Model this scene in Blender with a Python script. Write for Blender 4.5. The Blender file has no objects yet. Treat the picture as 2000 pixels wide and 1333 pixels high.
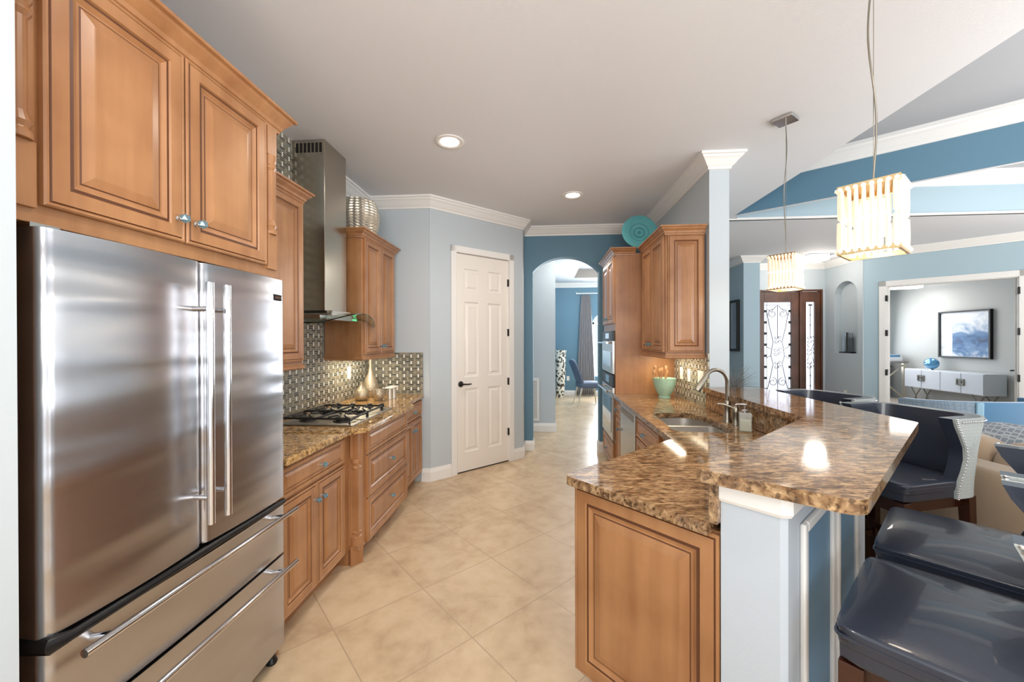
import bpy, bmesh, math, random
from mathutils import Matrix, Vector, noise
random.seed(7)
S = bpy.context.scene
COL = S.collection
R = math.radians
SQ = math.sqrt(0.5)

# ------------------------------------------------------------------ camera
def make_camera():
    a, pi_, ro = R(4.4704), R(-0.18027), R(-0.16579)
    ca, sa = math.cos(a), math.sin(a)
    fw = Vector((-sa*math.cos(pi_), ca*math.cos(pi_), math.sin(pi_)))
    rt = Vector((ca, sa, 0)); up = rt.cross(fw)
    r2 = rt*math.cos(ro)+up*math.sin(ro); u2 = -rt*math.sin(ro)+up*math.cos(ro)
    cam = bpy.data.cameras.new('camera'); co = bpy.data.objects.new('camera', cam)
    cam.sensor_width = 36; cam.lens = 770.68/2000*36; cam.clip_start = 0.02
    m = Matrix((r2, u2, -fw)).transposed().to_4x4(); m.translation = (0, 0, 1.475)
    co.matrix_world = m; COL.objects.link(co); S.camera = co
make_camera()

# ------------------------------------------------------------------ world, daylight, exposure
S.view_settings.view_transform = 'Standard'; S.view_settings.look = 'None'
S.view_settings.gamma = 1; S.view_settings.use_curve_mapping = False
S.view_settings.exposure = 0.1
W = bpy.data.worlds.new('world'); S.world = W; W.use_nodes = True
bg = W.node_tree.nodes['Background']; bg.inputs[0].default_value = (0.86, 0.93, 1, 1); bg.inputs[1].default_value = 1.0
S.cycles.max_bounces = 7; S.cycles.diffuse_bounces = 4; S.cycles.glossy_bounces = 4
S.cycles.transmission_bounces = 6; S.cycles.transparent_max_bounces = 8
S.cycles.caustics_reflective = False; S.cycles.caustics_refractive = False
S.cycles.sample_clamp_indirect = 4.0
S.cycles.use_denoising = True

def area(name, loc, direction, sx, sy, power, color=(1, 1, 1), spread=180):
    l = bpy.data.lights.new(name, 'AREA'); l.shape = 'RECTANGLE'; l.size = sx; l.size_y = sy
    l.energy = power; l.color = color; l.spread = R(spread)
    o = bpy.data.objects.new(name, l); COL.objects.link(o); o.location = loc
    o.rotation_euler = Vector(direction).to_track_quat('-Z', 'Y').to_euler()
    return o
DAY = (0.90, 0.95, 1.0)
area('daylight_sliding_doors', (2.6, -3.45, 1.3), (0, 1, 0), 7.5, 2.4, 70, DAY)
area('daylight_great_room', (8.6, 1.0, 1.3), (-1, 0.05, 0), 7.0, 2.4, 165, DAY)
area('added_uplight', (0.25, -1.9, 1.8), (-0.12, 0.6, 1), 2.6, 1.6, 135, (1.0, 0.98, 0.96))  # added soft fill behind the camera, no lamp stands there
area('added_uplight', (4.1, 0.8, 1.7), (0, 0.35, 1), 2.0, 2.0, 95, (0.96, 0.97, 1.0))  # added fill that lifts the tray ceilings, without a fixture
area('added_uplight', (6.3, 3.0, 1.6), (-0.35, 0.5, 1), 1.2, 1.2, 55, (1.0, 0.97, 0.95))  # added fill for the foyer side of the ceiling, without a fixture

# ------------------------------------------------------------------ helpers
def BM(): return bmesh.new()

def obj(name, bm, mats, parent=None, loc=(0, 0, 0), rz=0, bevel=0, seg=2, smooth=None, recalc=True):
    if recalc: bmesh.ops.recalc_face_normals(bm, faces=bm.faces[:])
    me = bpy.data.meshes.new(name); bm.to_mesh(me); bm.free()
    if not isinstance(mats, (list, tuple)): mats = [mats]
    for m in mats: me.materials.append(m)
    if smooth is not None:
        me.polygons.foreach_set('use_smooth', [True]*len(me.polygons))
        me.set_sharp_from_angle(angle=R(smooth))
    o = bpy.data.objects.new(name, me); COL.objects.link(o)
    o.location = loc; o.rotation_euler = (0, 0, R(rz))
    if parent: o.parent = parent
    if bevel:
        b = o.modifiers.new('bevel', 'BEVEL'); b.width = bevel; b.segments = seg; b.limit_method = 'ANGLE'; b.angle_limit = R(40)
        b.harden_normals = False
    return o

def tag(o, label=None, cat=None, group=None, kind=None):
    if label: o['label'] = label
    if cat: o['category'] = cat
    if group: o['group'] = group
    if kind: o['kind'] = kind
    return o

def thing(name, label, cat, loc=(0, 0, 0), rz=0, group=None, kind=None):
    o = bpy.data.objects.new(name, None); COL.objects.link(o); o.empty_display_size = 0.1
    o.location = loc; o.rotation_euler = (0, 0, R(rz))
    return tag(o, label, cat, group, kind)

def struct(name, bm, m, parent=None, **k):
    o = obj(name, bm, m, parent, **k)
    if not parent: o['kind'] = 'structure'
    return o

def box(bm, x0, y0, z0, x1, y1, z1, mi=0):
    v = [bm.verts.new(p) for p in ((x0,y0,z0),(x1,y0,z0),(x1,y1,z0),(x0,y1,z0),(x0,y0,z1),(x1,y0,z1),(x1,y1,z1),(x0,y1,z1))]
    for q in ((0,3,2,1),(4,5,6,7),(0,1,5,4),(1,2,6,5),(2,3,7,6),(3,0,4,7)):
        f = bm.faces.new([v[i] for i in q]); f.material_index = mi
    return v

def prism(bm, poly, z0, z1, mi=0):
    a = [bm.verts.new((x, y, z0)) for x, y in poly]; b = [bm.verts.new((x, y, z1)) for x, y in poly]
    n = len(poly)
    fs = [bm.faces.new(a[::-1]), bm.faces.new(b)]
    for i in range(n): fs.append(bm.faces.new((a[i], a[(i+1) % n], b[(i+1) % n], b[i])))
    for f in fs: f.material_index = mi

def plate(bm, outer, holes, z0, z1):
    edges = []
    for loop in [outer]+list(holes):
        vs = [bm.verts.new((x, y, z0)) for x, y in loop]
        edges += [bm.edges.new((vs[i], vs[(i+1) % len(vs)])) for i in range(len(vs))]
    r = bmesh.ops.triangle_fill(bm, use_beauty=True, use_dissolve=False, edges=edges)
    faces = [g for g in r['geom'] if isinstance(g, bmesh.types.BMFace)]
    if z1 != z0:
        e = bmesh.ops.extrude_face_region(bm, geom=faces)
        bmesh.ops.translate(bm, verts=[v for v in e['geom'] if isinstance(v, bmesh.types.BMVert)], vec=(0, 0, z1-z0))

def wallplate(bm, p, q, outer, holes, t):
    """upright slab: outer/holes in (s,z), s along p->q; thickness t to the left of p->q"""
    tmp = BM(); plate(tmp, outer, holes, 0, t)
    d = (Vector((q[0], q[1], 0))-Vector((p[0], p[1], 0))).normalized(); n = Vector((-d.y, d.x, 0))
    m = Matrix((d, Vector((0, 0, 1)), n)).transposed().to_4x4(); m.translation = (p[0], p[1], 0)
    tmp.transform(m); me = bpy.data.meshes.new('t'); tmp.to_mesh(me); tmp.free(); bm.from_mesh(me); bpy.data.meshes.remove(me)

def lathe(bm, prof, seg=24, c=(0, 0), mi=0, mat=None):
    rings = []
    for r, z in prof:
        if r < 1e-6: rings.append([bm.verts.new((c[0], c[1], z))])
        else: rings.append([bm.verts.new((c[0]+r*math.cos(2*math.pi*i/seg), c[1]+r*math.sin(2*math.pi*i/seg), z)) for i in range(seg)])
    new = [v for r in rings for v in r]
    for a, b in zip(rings, rings[1:]):
        for i in range(seg):
            j = (i+1) % seg
            if len(a) == 1 and len(b) == 1: continue
            if len(a) == 1: f = bm.faces.new((a[0], b[i], b[j]))
            elif len(b) == 1: f = bm.faces.new((a[i], a[j], b[0]))
            else: f = bm.faces.new((a[i], a[j], b[j], b[i]))
            f.material_index = mi
    if mat is not None: bmesh.ops.transform(bm, matrix=mat, verts=new)
    return new

def tube(bm, pts, r, seg=10, mi=0, caps=True):
    pts = [Vector(p) for p in pts]; n = len(pts); rings = []
    rr = r if isinstance(r, (list, tuple)) else [r]*n
    up = None
    for i in range(n):
        t = (pts[min(i+1, n-1)]-pts[max(i-1, 0)]).normalized()
        if up is None:
            up = Vector((0, 0, 1)) if abs(t.z) < 0.9 else Vector((1, 0, 0))
        s = t.cross(up).normalized(); up = s.cross(t).normalized()
        rings.append([bm.verts.new(pts[i]+(s*math.cos(2*math.pi*k/seg)+up*math.sin(2*math.pi*k/seg))*rr[i]) for k in range(seg)])
    for a, b in zip(rings, rings[1:]):
        for k in range(seg):
            f = bm.faces.new((a[k], a[(k+1) % seg], b[(k+1) % seg], b[k])); f.material_index = mi
    if caps:
        for c in (rings[0][::-1], rings[-1]):
            f = bm.faces.new(c); f.material_index = mi

def sweep(bm, path, prof, flip=1, closed=False, mi=0):
    """profile (out,z) swept along xy path, out = right of travel * flip, mitred"""
    P = [Vector((x, y)) for x, y in path]; n = len(P); rings = []
    def nrm(a, b):
        d = (b-a).normalized(); return Vector((d.y, -d.x))*flip
    for i in range(n):
        if closed: n1, n2 = nrm(P[i-1], P[i]), nrm(P[i], P[(i+1) % n])
        else:
            n1 = nrm(P[i-1], P[i]) if i else nrm(P[0], P[1]); n2 = nrm(P[i], P[i+1]) if i < n-1 else n1
            if not i: n1 = n2
        m = (n1+n2)/(1+n1.dot(n2))
        rings.append([bm.verts.new((P[i].x+m.x*o, P[i].y+m.y*o, z)) for o, z in prof])
    k = len(prof)
    for a, b in list(zip(rings, rings[1:]))+([(rings[-1], rings[0])] if closed else []):
        for j in range(k):
            f = bm.faces.new((a[j], a[(j+1) % k], b[(j+1) % k], b[j])); f.material_index = mi
    if not closed:
        for c in (rings[0], rings[-1][::-1]):
            f = bm.faces.new(c); f.material_index = mi

def puff(bm, cx, cy, cz, w, d, h, p=5, crown=0.0, cuts=10, mi=0, mat=None):
    """rounded, slightly swollen cushion block"""
    old = set(bm.verts)
    r = bmesh.ops.create_cube(bm, size=2.0)
    es = list({e for v in r['verts'] for e in v.link_edges})
    bmesh.ops.subdivide_edges(bm, edges=es, cuts=cuts, use_grid_fill=True)
    vs = [v for v in bm.verts if v not in old]
    for v in vs:
        a, b, c = v.co
        k = (abs(a)**p+abs(b)**p+abs(c)**p)**(-1/p)
        a, b, c = a*k, b*k, c*k
        z = c*h/2+(crown*(1-a*a)*(1-b*b) if c > 0 else 0)
        v.co = Vector((cx+a*w/2, cy+b*d/2, cz+z))
    if mat is not None: bmesh.ops.transform(bm, matrix=mat, verts=vs)
    for f in {f for v in vs for f in v.link_faces}: f.material_index = mi
    return vs

# peninsula frame: u along (1,1), v along (-1,1)
def PUV(u, v): return ((u-v)*SQ, (u+v)*SQ)

# ------------------------------------------------------------------ materials
def lin(r, g, b):
    f = lambda c: ((c/255+0.055)/1.055)**2.4 if c/255 > 0.04045 else c/255/12.92
    return (f(r), f(g), f(b), 1)
def newmat(name):
    m = bpy.data.materials.new(name); m.use_nodes = True
    return m, m.node_tree.nodes, m.node_tree.links, m.node_tree.nodes['Principled BSDF']
def plain(name, rgb, rough=0.5, metal=0, bump=0, bscale=60, coat=0, emit=0, spec=None, trans=0, ior=1.45, sheen=0):
    m, N, L, P = newmat(name)
    P.inputs['Base Color'].default_value = lin(*rgb); P.inputs['Roughness'].default_value = rough; P.inputs['Metallic'].default_value = metal
    P.inputs['Coat Weight'].default_value = coat; P.inputs['Transmission Weight'].default_value = trans; P.inputs['IOR'].default_value = ior
    if sheen: P.inputs['Sheen Weight'].default_value = sheen
    if spec is not None: P.inputs['Specular IOR Level'].default_value = spec
    if emit: P.inputs['Emission Color'].default_value = lin(*rgb); P.inputs['Emission Strength'].default_value = emit
    if bump:
        t = N.new('ShaderNodeTexCoord'); n = N.new('ShaderNodeTexNoise'); n.inputs['Scale'].default_value = bscale; n.inputs['Detail'].default_value = 3
        b = N.new('ShaderNodeBump'); b.inputs['Strength'].default_value = bump; b.inputs['Distance'].default_value = 0.01
        L.new(t.outputs['Object'], n.inputs['Vector']); L.new(n.outputs['Fac'], b.inputs['Height']); L.new(b.outputs['Normal'], P.inputs['Normal'])
    return m
def ramp(N, stops):
    r = N.new('ShaderNodeValToRGB'); e = r.color_ramp.elements
    while len(e) < len(stops): e.new(0.5)
    for k, (p, c) in zip(e, stops): k.position = p; k.color = c
    return r
def mapping(N, L, scale=(1, 1, 1), rot=(0, 0, 0), loc=(0, 0, 0), out='Object'):
    t = N.new('ShaderNodeTexCoord'); mp = N.new('ShaderNodeMapping')
    mp.inputs['Scale'].default_value = scale; mp.inputs['Rotation'].default_value = rot; mp.inputs['Location'].default_value = loc
    L.new(t.outputs[out], mp.inputs['Vector']); return mp
def math_(N, L, op, a, b=None, c=None):
    n = N.new('ShaderNodeMath'); n.operation = op
    for i, x in enumerate((a, b, c)):
        if x is None: continue
        if isinstance(x, (int, float)): n.inputs[i].default_value = x
        else: L.new(x, n.inputs[i])
    return n.outputs[0]

def wood(name, c0, c1, rough=0.33, grain='z', coat=0.12):
    m, N, L, P = newmat(name)
    sc = {'z': (9, 9, 0.8), 'x': (0.8, 9, 9)}[grain]
    mp = mapping(N, L, sc); n = N.new('ShaderNodeTexNoise'); n.inputs['Scale'].default_value = 2.2; n.inputs['Detail'].default_value = 4
    L.new(mp.outputs[0], n.inputs['Vector'])
    mp2 = mapping(N, L, (1, 1, 1)); n2 = N.new('ShaderNodeTexNoise'); n2.inputs['Scale'].default_value = 3.2; n2.inputs['Detail'].default_value = 4
    L.new(mp2.outputs[0], n2.inputs['Vector'])
    s = math_(N, L, 'ADD', math_(N, L, 'MULTIPLY', n.outputs['Fac'], 0.34), math_(N, L, 'MULTIPLY', n2.outputs['Fac'], 0.66))
    r = ramp(N, [(0.36, lin(*c0)), (0.64, lin(*c1))]); L.new(s, r.inputs[0]); L.new(r.outputs[0], P.inputs['Base Color'])
    P.inputs['Roughness'].default_value = rough; P.inputs['Coat Weight'].default_value = coat; P.inputs['Coat Roughness'].default_value = 0.25
    return m

def granite(name, gold, stretch=(1, 1, 1), rot=0):
    m, N, L, P = newmat(name)
    mp = mapping(N, L, stretch, (0, 0, rot))
    nw = N.new('ShaderNodeTexNoise'); nw.inputs['Scale'].default_value = 28; nw.inputs['Detail'].default_value = 3; nw.inputs['Roughness'].default_value = 0.6; nw.inputs['Distortion'].default_value = 0.8
    L.new(mp.outputs[0], nw.inputs['Vector'])
    v = N.new('ShaderNodeTexVoronoi'); v.inputs['Scale'].default_value = 70; v.inputs['Randomness'].default_value = 1
    L.new(mp.outputs[0], v.inputs['Vector'])
    base = ramp(N, [(0.34, lin(40, 30, 24)), (0.42, lin(96, 64, 38)), (0.52, lin(*gold)), (0.68, lin(204, 170, 126))])
    L.new(nw.outputs['Fac'], base.inputs[0])
    fl = ramp(N, [(0.0, lin(70, 50, 36)), (0.5, lin(*gold)), (1.0, lin(206, 176, 136))]); L.new(v.outputs['Color'], fl.inputs[0])
    mx = N.new('ShaderNodeMixRGB'); mx.inputs[0].default_value = 0.42; L.new(base.outputs[0], mx.inputs[1]); L.new(fl.outputs[0], mx.inputs[2])
    n3 = N.new('ShaderNodeTexNoise'); n3.inputs['Scale'].default_value = 70; n3.inputs['Detail'].default_value = 2; L.new(mp.outputs[0], n3.inputs['Vector'])
    dk = ramp(N, [(0.35, (0.10, 0.07, 0.05, 1)), (0.43, (1, 1, 1, 1))]); L.new(n3.outputs['Fac'], dk.inputs[0])
    mu = N.new('ShaderNodeMixRGB'); mu.blend_type = 'MULTIPLY'; mu.inputs[0].default_value = 0.7; L.new(mx.outputs[0], mu.inputs[1]); L.new(dk.outputs[0], mu.inputs[2])
    L.new(mu.outputs[0], P.inputs['Base Color']); P.inputs['Roughness'].default_value = 0.07; P.inputs['Specular IOR Level'].default_value = 0.6
    return m

def mosaic(name, axis):
    """basket weave glass mosaic: paired dark bars with an upright pale chip between them"""
    m, N, L, P = newmat(name)
    t = N.new('ShaderNodeTexCoord'); sp = N.new('ShaderNodeSeparateXYZ'); L.new(t.outputs['Object'], sp.inputs[0])
    x = sp.outputs[axis]; z = sp.outputs['Z']
    row = math_(N, L, 'FLOOR', math_(N, L, 'DIVIDE', z, 0.034))
    odd = math_(N, L, 'MULTIPLY', math_(N, L, 'MODULO', math_(N, L, 'ADD', row, 100.0), 2.0), 0.5)
    u = math_(N, L, 'ADD', math_(N, L, 'DIVIDE', math_(N, L, 'ADD', x, 10.0), 0.075), odd)
    col = math_(N, L, 'FLOOR', u); fx = math_(N, L, 'FRACT', u)
    white = math_(N, L, 'LESS_THAN', fx, 0.19)
    hz = math_(N, L, 'DIVIDE', z, 0.017); fz = math_(N, L, 'FRACT', math_(N, L, 'ADD', hz, 100.0)); bar = math_(N, L, 'FLOOR', hz)
    frow = math_(N, L, 'FRACT', math_(N, L, 'ADD', math_(N, L, 'DIVIDE', z, 0.034), 100.0))
    cv = N.new('ShaderNodeCombineXYZ'); L.new(col, cv.inputs[0]); L.new(bar, cv.inputs[1])
    wn = N.new('ShaderNodeTexWhiteNoise'); wn.noise_dimensions = '2D'; L.new(cv.outputs[0], wn.inputs['Vector'])
    rb = ramp(N, [(0.0, lin(76, 78, 74)), (0.4, lin(104, 103, 95)), (0.8, lin(142, 134, 116)), (1, lin(124, 128, 126))]); L.new(wn.outputs['Value'], rb.inputs[0])
    gb = math_(N, L, 'GREATER_THAN', fz, 0.86)
    gx = math_(N, L, 'GREATER_THAN', fx, 0.955)
    g = math_(N, L, 'MAXIMUM', gb, gx)
    m1 = N.new('ShaderNodeMixRGB'); L.new(g, m1.inputs[0]); L.new(rb.outputs[0], m1.inputs[1]); m1.inputs[2].default_value = lin(186, 178, 158)
    gw = math_(N, L, 'MAXIMUM', math_(N, L, 'GREATER_THAN', frow, 0.92), math_(N, L, 'GREATER_THAN', fx, 0.165))
    m2 = N.new('ShaderNodeMixRGB'); mo = N.new('ShaderNodeMixRGB'); L.new(math_(N, L, 'MULTIPLY', odd, 2.0), mo.inputs[0]); mo.inputs[1].default_value = lin(236, 236, 228); mo.inputs[2].default_value = lin(150, 144, 126); L.new(mo.outputs[0], m2.inputs[1]); L.new(gw, m2.inputs[0]); m2.inputs[2].default_value = lin(178, 172, 154)
    m3 = N.new('ShaderNodeMixRGB'); L.new(white, m3.inputs[0]); L.new(m1.outputs[0], m3.inputs[1]); L.new(m2.outputs[0], m3.inputs[2])
    L.new(m3.outputs[0], P.inputs['Base Color']); P.inputs['Roughness'].default_value = 0.2
    return m

def floor_mat():
    m, N, L, P = newmat('floor_tile')
    mp = mapping(N, L, rot=(0, 0, R(-45)), loc=(-1.114+0.507*8, -2.118+0.507*8, 0))
    br = N.new('ShaderNodeTexBrick'); br.offset = 0; br.squash = 1
    for k, v in (('Scale', 1), ('Brick Width', 0.507), ('Row Height', 0.507), ('Mortar Size', 0.003), ('Mortar Smooth', 0.1), ('Bias', 0)): br.inputs[k].default_value = v
    br.inputs['Color1'].default_value = (0.0, 0, 0, 1); br.inputs['Color2'].default_value = (1, 1, 1, 1)
    L.new(mp.outputs[0], br.inputs['Vector'])
    n1 = N.new('ShaderNodeTexNoise'); n1.inputs['Scale'].default_value = 2.6; n1.inputs['Detail'].default_value = 6; n1.inputs['Roughness'].default_value = 0.62; n1.inputs['Distortion'].default_value = 0.7
    L.new(mp.outputs[0], n1.inputs['Vector'])
    n2 = N.new('ShaderNodeTexNoise'); n2.inputs['Scale'].default_value = 11; n2.inputs['Detail'].default_value = 5; L.new(mp.outputs[0], n2.inputs['Vector'])
    s = math_(N, L, 'ADD', math_(N, L, 'MULTIPLY', n1.outputs['Fac'], 0.62), math_(N, L, 'MULTIPLY', n2.outputs['Fac'], 0.34))
    s2 = math_(N, L, 'ADD', s, math_(N, L, 'MULTIPLY', math_(N, L, 'SUBTRACT', br.outputs['Color'], 0.5), 0.06))
    r = ramp(N, [(0.30, lin(176, 150, 118)), (0.42, lin(196, 170, 138)), (0.52, lin(207, 182, 149)), (0.66, lin(216, 193, 163))]); L.new(s2, r.inputs[0])
    mx = N.new('ShaderNodeMixRGB'); L.new(br.outputs['Fac'], mx.inputs[0]); L.new(r.outputs[0], mx.inputs[1]); mx.inputs[2].default_value = lin(178, 156, 128)
    L.new(mx.outputs[0], P.inputs['Base Color']); P.inputs['Roughness'].default_value = 0.27
    b = N.new('ShaderNodeBump'); b.inputs['Strength'].default_value = 0.35; b.inputs['Distance'].default_value = 0.002; b.invert = True
    L.new(br.outputs['Fac'], b.inputs['Height']); L.new(b.outputs['Normal'], P.inputs['Normal'])
    return m

def steel(name, rgb, rough=0.24, wave=0.0, aniso=0.0, arot=0.0):
    m, N, L, P = newmat(name)
    P.inputs['Base Color'].default_value = lin(*rgb); P.inputs['Metallic'].default_value = 1; P.inputs['Roughness'].default_value = rough
    if aniso:
        P.inputs['Anisotropic'].default_value = aniso; P.inputs['Anisotropic Rotation'].default_value = arot
        t = N.new('ShaderNodeTangent'); t.direction_type = 'RADIAL'; t.axis = 'Z'; L.new(t.outputs[0], P.inputs['Tangent'])
    if wave:
        mp2 = mapping(N, L, (0.5, 0.5, 3.4)); n2 = N.new('ShaderNodeTexNoise'); n2.inputs['Scale'].default_value = 2.2; n2.inputs['Detail'].default_value = 1; L.new(mp2.outputs[0], n2.inputs['Vector'])
        b2 = N.new('ShaderNodeBump'); b2.inputs['Strength'].default_value = 1.0; b2.inputs['Distance'].default_value = wave; L.new(n2.outputs['Fac'], b2.inputs['Height']); L.new(b2.outputs['Normal'], P.inputs['Normal'])
    return m

def pattern_fabric(name, c0, c1, scale=14):
    m, N, L, P = newmat(name)
    mp = mapping(N, L, (scale, scale, scale)); v = N.new('ShaderNodeTexVoronoi'); v.feature = 'DISTANCE_TO_EDGE'; v.inputs['Scale'].default_value = 1; v.inputs['Randomness'].default_value = 0.25
    L.new(mp.outputs[0], v.inputs['Vector'])
    r = ramp(N, [(0.06, lin(*c1)), (0.12, lin(*c0))]); L.new(v.outputs['Distance'], r.inputs[0]); L.new(r.outputs[0], P.inputs['Base Color']); P.inputs['Roughness'].default_value = 0.8
    return m

M = {}
M['wall'] = plain('wall_paint', (192, 201, 206), 0.6, bump=0.05, bscale=90)
M['wallwarm'] = plain('wall_paint_warm_grey', (196, 196, 192), 0.6, bump=0.05, bscale=90)
M['wallblue'] = plain('wall_paint_blue', (98, 134, 154), 0.6, bump=0.05, bscale=90)
M['wallpale'] = plain('wall_paint_pale_blue', (170, 192, 202), 0.6, bump=0.05, bscale=90)
M['ceil'] = plain('ceiling_paint', (224, 225, 228), 0.75, bump=0.08, bscale=120)
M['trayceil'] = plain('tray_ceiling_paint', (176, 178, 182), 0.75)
M['white'] = plain('white_trim_paint', (236, 234, 230), 0.35)
M['door'] = plain('white_door_paint', (236, 230, 222), 0.35)
M['floor'] = floor_mat()
M['wood'] = wood('maple_cabinet', (147, 99, 61), (180, 131, 88))
M['glaze'] = plain('maple_glaze', (92, 54, 30), 0.45)
M['dkwood'] = wood('walnut_entry_door', (70, 42, 28), (102, 64, 44), 0.4)
M['leg'] = wood('espresso_leg', (38, 16, 8), (62, 28, 14), 0.25)
M['gr_l'] = granite('granite_gold', (192, 150, 92), (1.2, 1.2, 1.2))
M['gr_r'] = granite('granite_brown', (146, 113, 80), (0.55, 1.5, 1.0), R(-28))
M['mos_y'] = mosaic('mosaic_tile_side', 'Y'); M['mos_x'] = mosaic('mosaic_tile_end', 'X')
M['steel'] = steel('stainless_steel', (188, 187, 190), 0.25, 0.014, 0.6, 0.0)
M['steel2'] = steel('brushed_steel', (194, 190, 184), 0.26)
M['sinksteel'] = steel('sink_steel', (206, 202, 196), 0.4)
M['cooksteel'] = steel('cooktop_steel', (170, 166, 158), 0.38)
M['chrome'] = plain('polished_metal', (214, 214, 216), 0.12, 1)
M['nickel'] = plain('brushed_nickel', (150, 144, 132), 0.3, 1)
M['black'] = plain('black_plastic', (14, 14, 15), 0.35)
M['iron'] = plain('black_cast_iron', (26, 25, 24), 0.5)
M['bronze'] = plain('oil_rubbed_bronze', (24, 20, 18), 0.45, 0.0)
M['glass'] = plain('clear_glass', (240, 248, 246), 0.02, trans=1, ior=1.45)
M['soapglass'] = plain('thin_clear_glass', (232, 240, 236), 0.05)
M['soapglass'].node_tree.nodes['Principled BSDF'].inputs['Alpha'].default_value = 0.28
M['crystal'] = plain('blue_crystal', (150, 200, 220), 0.04, trans=0.75, ior=1.6)
M['silver'] = plain('hammered_silver', (216, 208, 192), 0.38, 0.7)
M['mercury'] = plain('mercury_glass', (190, 176, 152), 0.3, 0.7, bump=0.5, bscale=90)
M['navy'] = plain('navy_leather', (42, 48, 61), 0.3, coat=0.35, bump=0.06, bscale=220)
M['stoolfab'] = pattern_fabric('stool_back_fabric', (172, 178, 176), (160, 167, 166), 60)
M['sofa'] = plain('tan_suede', (168, 146, 122), 0.9, bump=0.1, bscale=120, sheen=0.3)
M['velvet'] = plain('blue_velvet', (70, 124, 164), 0.75, sheen=0.8)
M['lattice'] = pattern_fabric('lattice_fabric', (140, 150, 160), (190, 196, 202), 30)
M['damask'] = pattern_fabric('grey_blue_damask', (150, 168, 184), (132, 152, 172), 26)
M['plastic'] = plain('white_plastic', (238, 234, 224), 0.4)
M['teal'] = plain('teal_glass', (88, 160, 164), 0.12, coat=0.6)
M['celadon'] = plain('celadon_glass', (158, 196, 176), 0.12, coat=0.7, bump=0.4, bscale=60)
M['piping'] = plain('pale_blue_welt', (150, 190, 212), 0.7)
M['panelblue'] = plain('bar_panel_blue', (112, 144, 168), 0.5)
M['wallbar'] = plain('bar_wall_paint', (188, 197, 206), 0.6, bump=0.05, bscale=90)
M['curtain'] = plain('grey_curtain', (150, 148, 150), 0.8)
M['chairgrey'] = plain('slate_upholstery', (98, 110, 130), 0.75)
M['lamp'] = plain('lamp_lens', (255, 246, 232), 0.4, emit=9)
M['lampcool'] = plain('ceiling_light_panel', (255, 250, 240), 0.4, emit=3)
M['rod'] = plain('lit_crystal_rod', (232, 216, 194), 0.08, emit=0.38)
M['bead'] = plain('crystal_bead', (255, 240, 214), 0.08, emit=0.45)
M['bulb'] = plain('pendant_bulb', (255, 230, 196), 0.3, emit=2)
M['goldrim'] = plain('champagne_metal', (206, 176, 130), 0.25, 0.9)
M['green'] = plain('green_indicator', (120, 255, 170), 0.4, emit=0.5)
M['carpet'] = plain('beige_carpet', (178, 166, 154), 0.95, bump=0.3, bscale=300)
M['lacquer'] = plain('white_lacquer', (232, 236, 242), 0.2)
M['greysoft'] = plain('grey_taupe', (140, 136, 132), 0.6)
M['acrylic'] = plain('acrylic_sheet', (228, 240, 246), 0.05, trans=0.9, ior=1.3)
M['cabin'] = plain('console_front', (226, 230, 238), 0.3)
M['steelhood'] = steel('hood_steel', (186, 180, 168), 0.22)
M['visor'] = plain('smoked_glass_visor', (205, 225, 220), 0.02, trans=1, ior=1.3)
M['teal2'] = plain('dark_teal_glaze', (60, 122, 132), 0.2)
M['dark'] = plain('dark_gap', (18, 14, 12), 0.8)

# ------------------------------------------------------------------ the setting
ZC = 2.96
b = BM(); box(b, -1.96, -3.5, -0.12, 9.6, 11.2, 0); struct('floor', b, M['floor'])
b = BM(); prism(b, [(5.80, 7.20), (8.85, 4.15), (8.85, 10.85), (5.80, 10.85)], 0.0, 0.008); tag(obj('floor', b, M['carpet']), kind='structure')

# ceiling with two tray openings over the great room and one over the dining room
T1, T2 = Vector((2.30, 4.93)), Vector((5.40, 2.59))
dn = Vector((T1.y-T2.y, T2.x-T1.x)).normalized()          # away from the kitchen
h1 = [(2.30, -1.6), (7.2, -1.6), (7.2, 1.23), tuple(T2), tuple(T1)]
h1 = [(2.30, -1.6), (5.40, -1.6), tuple(T2), tuple(T1)]
e1 = T1+dn*0.04; e2 = T2+dn*0.04
h2 = [(2.40, 5.09), (e1.x+0.02, e1.y-0.0), (e2.x, e2.y), (6.4, 2.2), (6.4, 5.09)]
h3 = [(0.75, 7.3), (2.0, 7.3), (2.0, 9.6), (0.75, 9.6)]
b = BM(); plate(b, [(-1.96, -3.5), (9.4, -3.5), (9.4, 3.42), (5.55, 7.27), (5.55, 11.2), (-1.96, 11.2)], [h1, h2, h3], ZC, ZC+0.001)
struct('ceiling', b, M['ceil'])
b = BM(); prism(b, [(5.66, 7.28), (8.95, 3.99), (8.95, 10.95), (5.66, 10.95)], 2.8, 2.86); struct('ceiling', b, M['ceil'])
ZT = 3.44
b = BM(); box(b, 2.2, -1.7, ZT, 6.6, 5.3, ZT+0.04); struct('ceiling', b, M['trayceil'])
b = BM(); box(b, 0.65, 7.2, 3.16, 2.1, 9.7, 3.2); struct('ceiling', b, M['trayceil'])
def riser(path, z0, z1, t, m, closed=False):
    b = BM(); sweep(b, path, [(0, z0), (t, z0), (t, z1), (0, z1)], closed=closed)
    return struct('wall_tray', b, m)
riser([(2.30, 4.93), (2.30, -1.6), (5.40, -1.6), tuple(T2)], ZC+0.003, ZT, 0.06, M['wallblue'], False)
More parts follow.
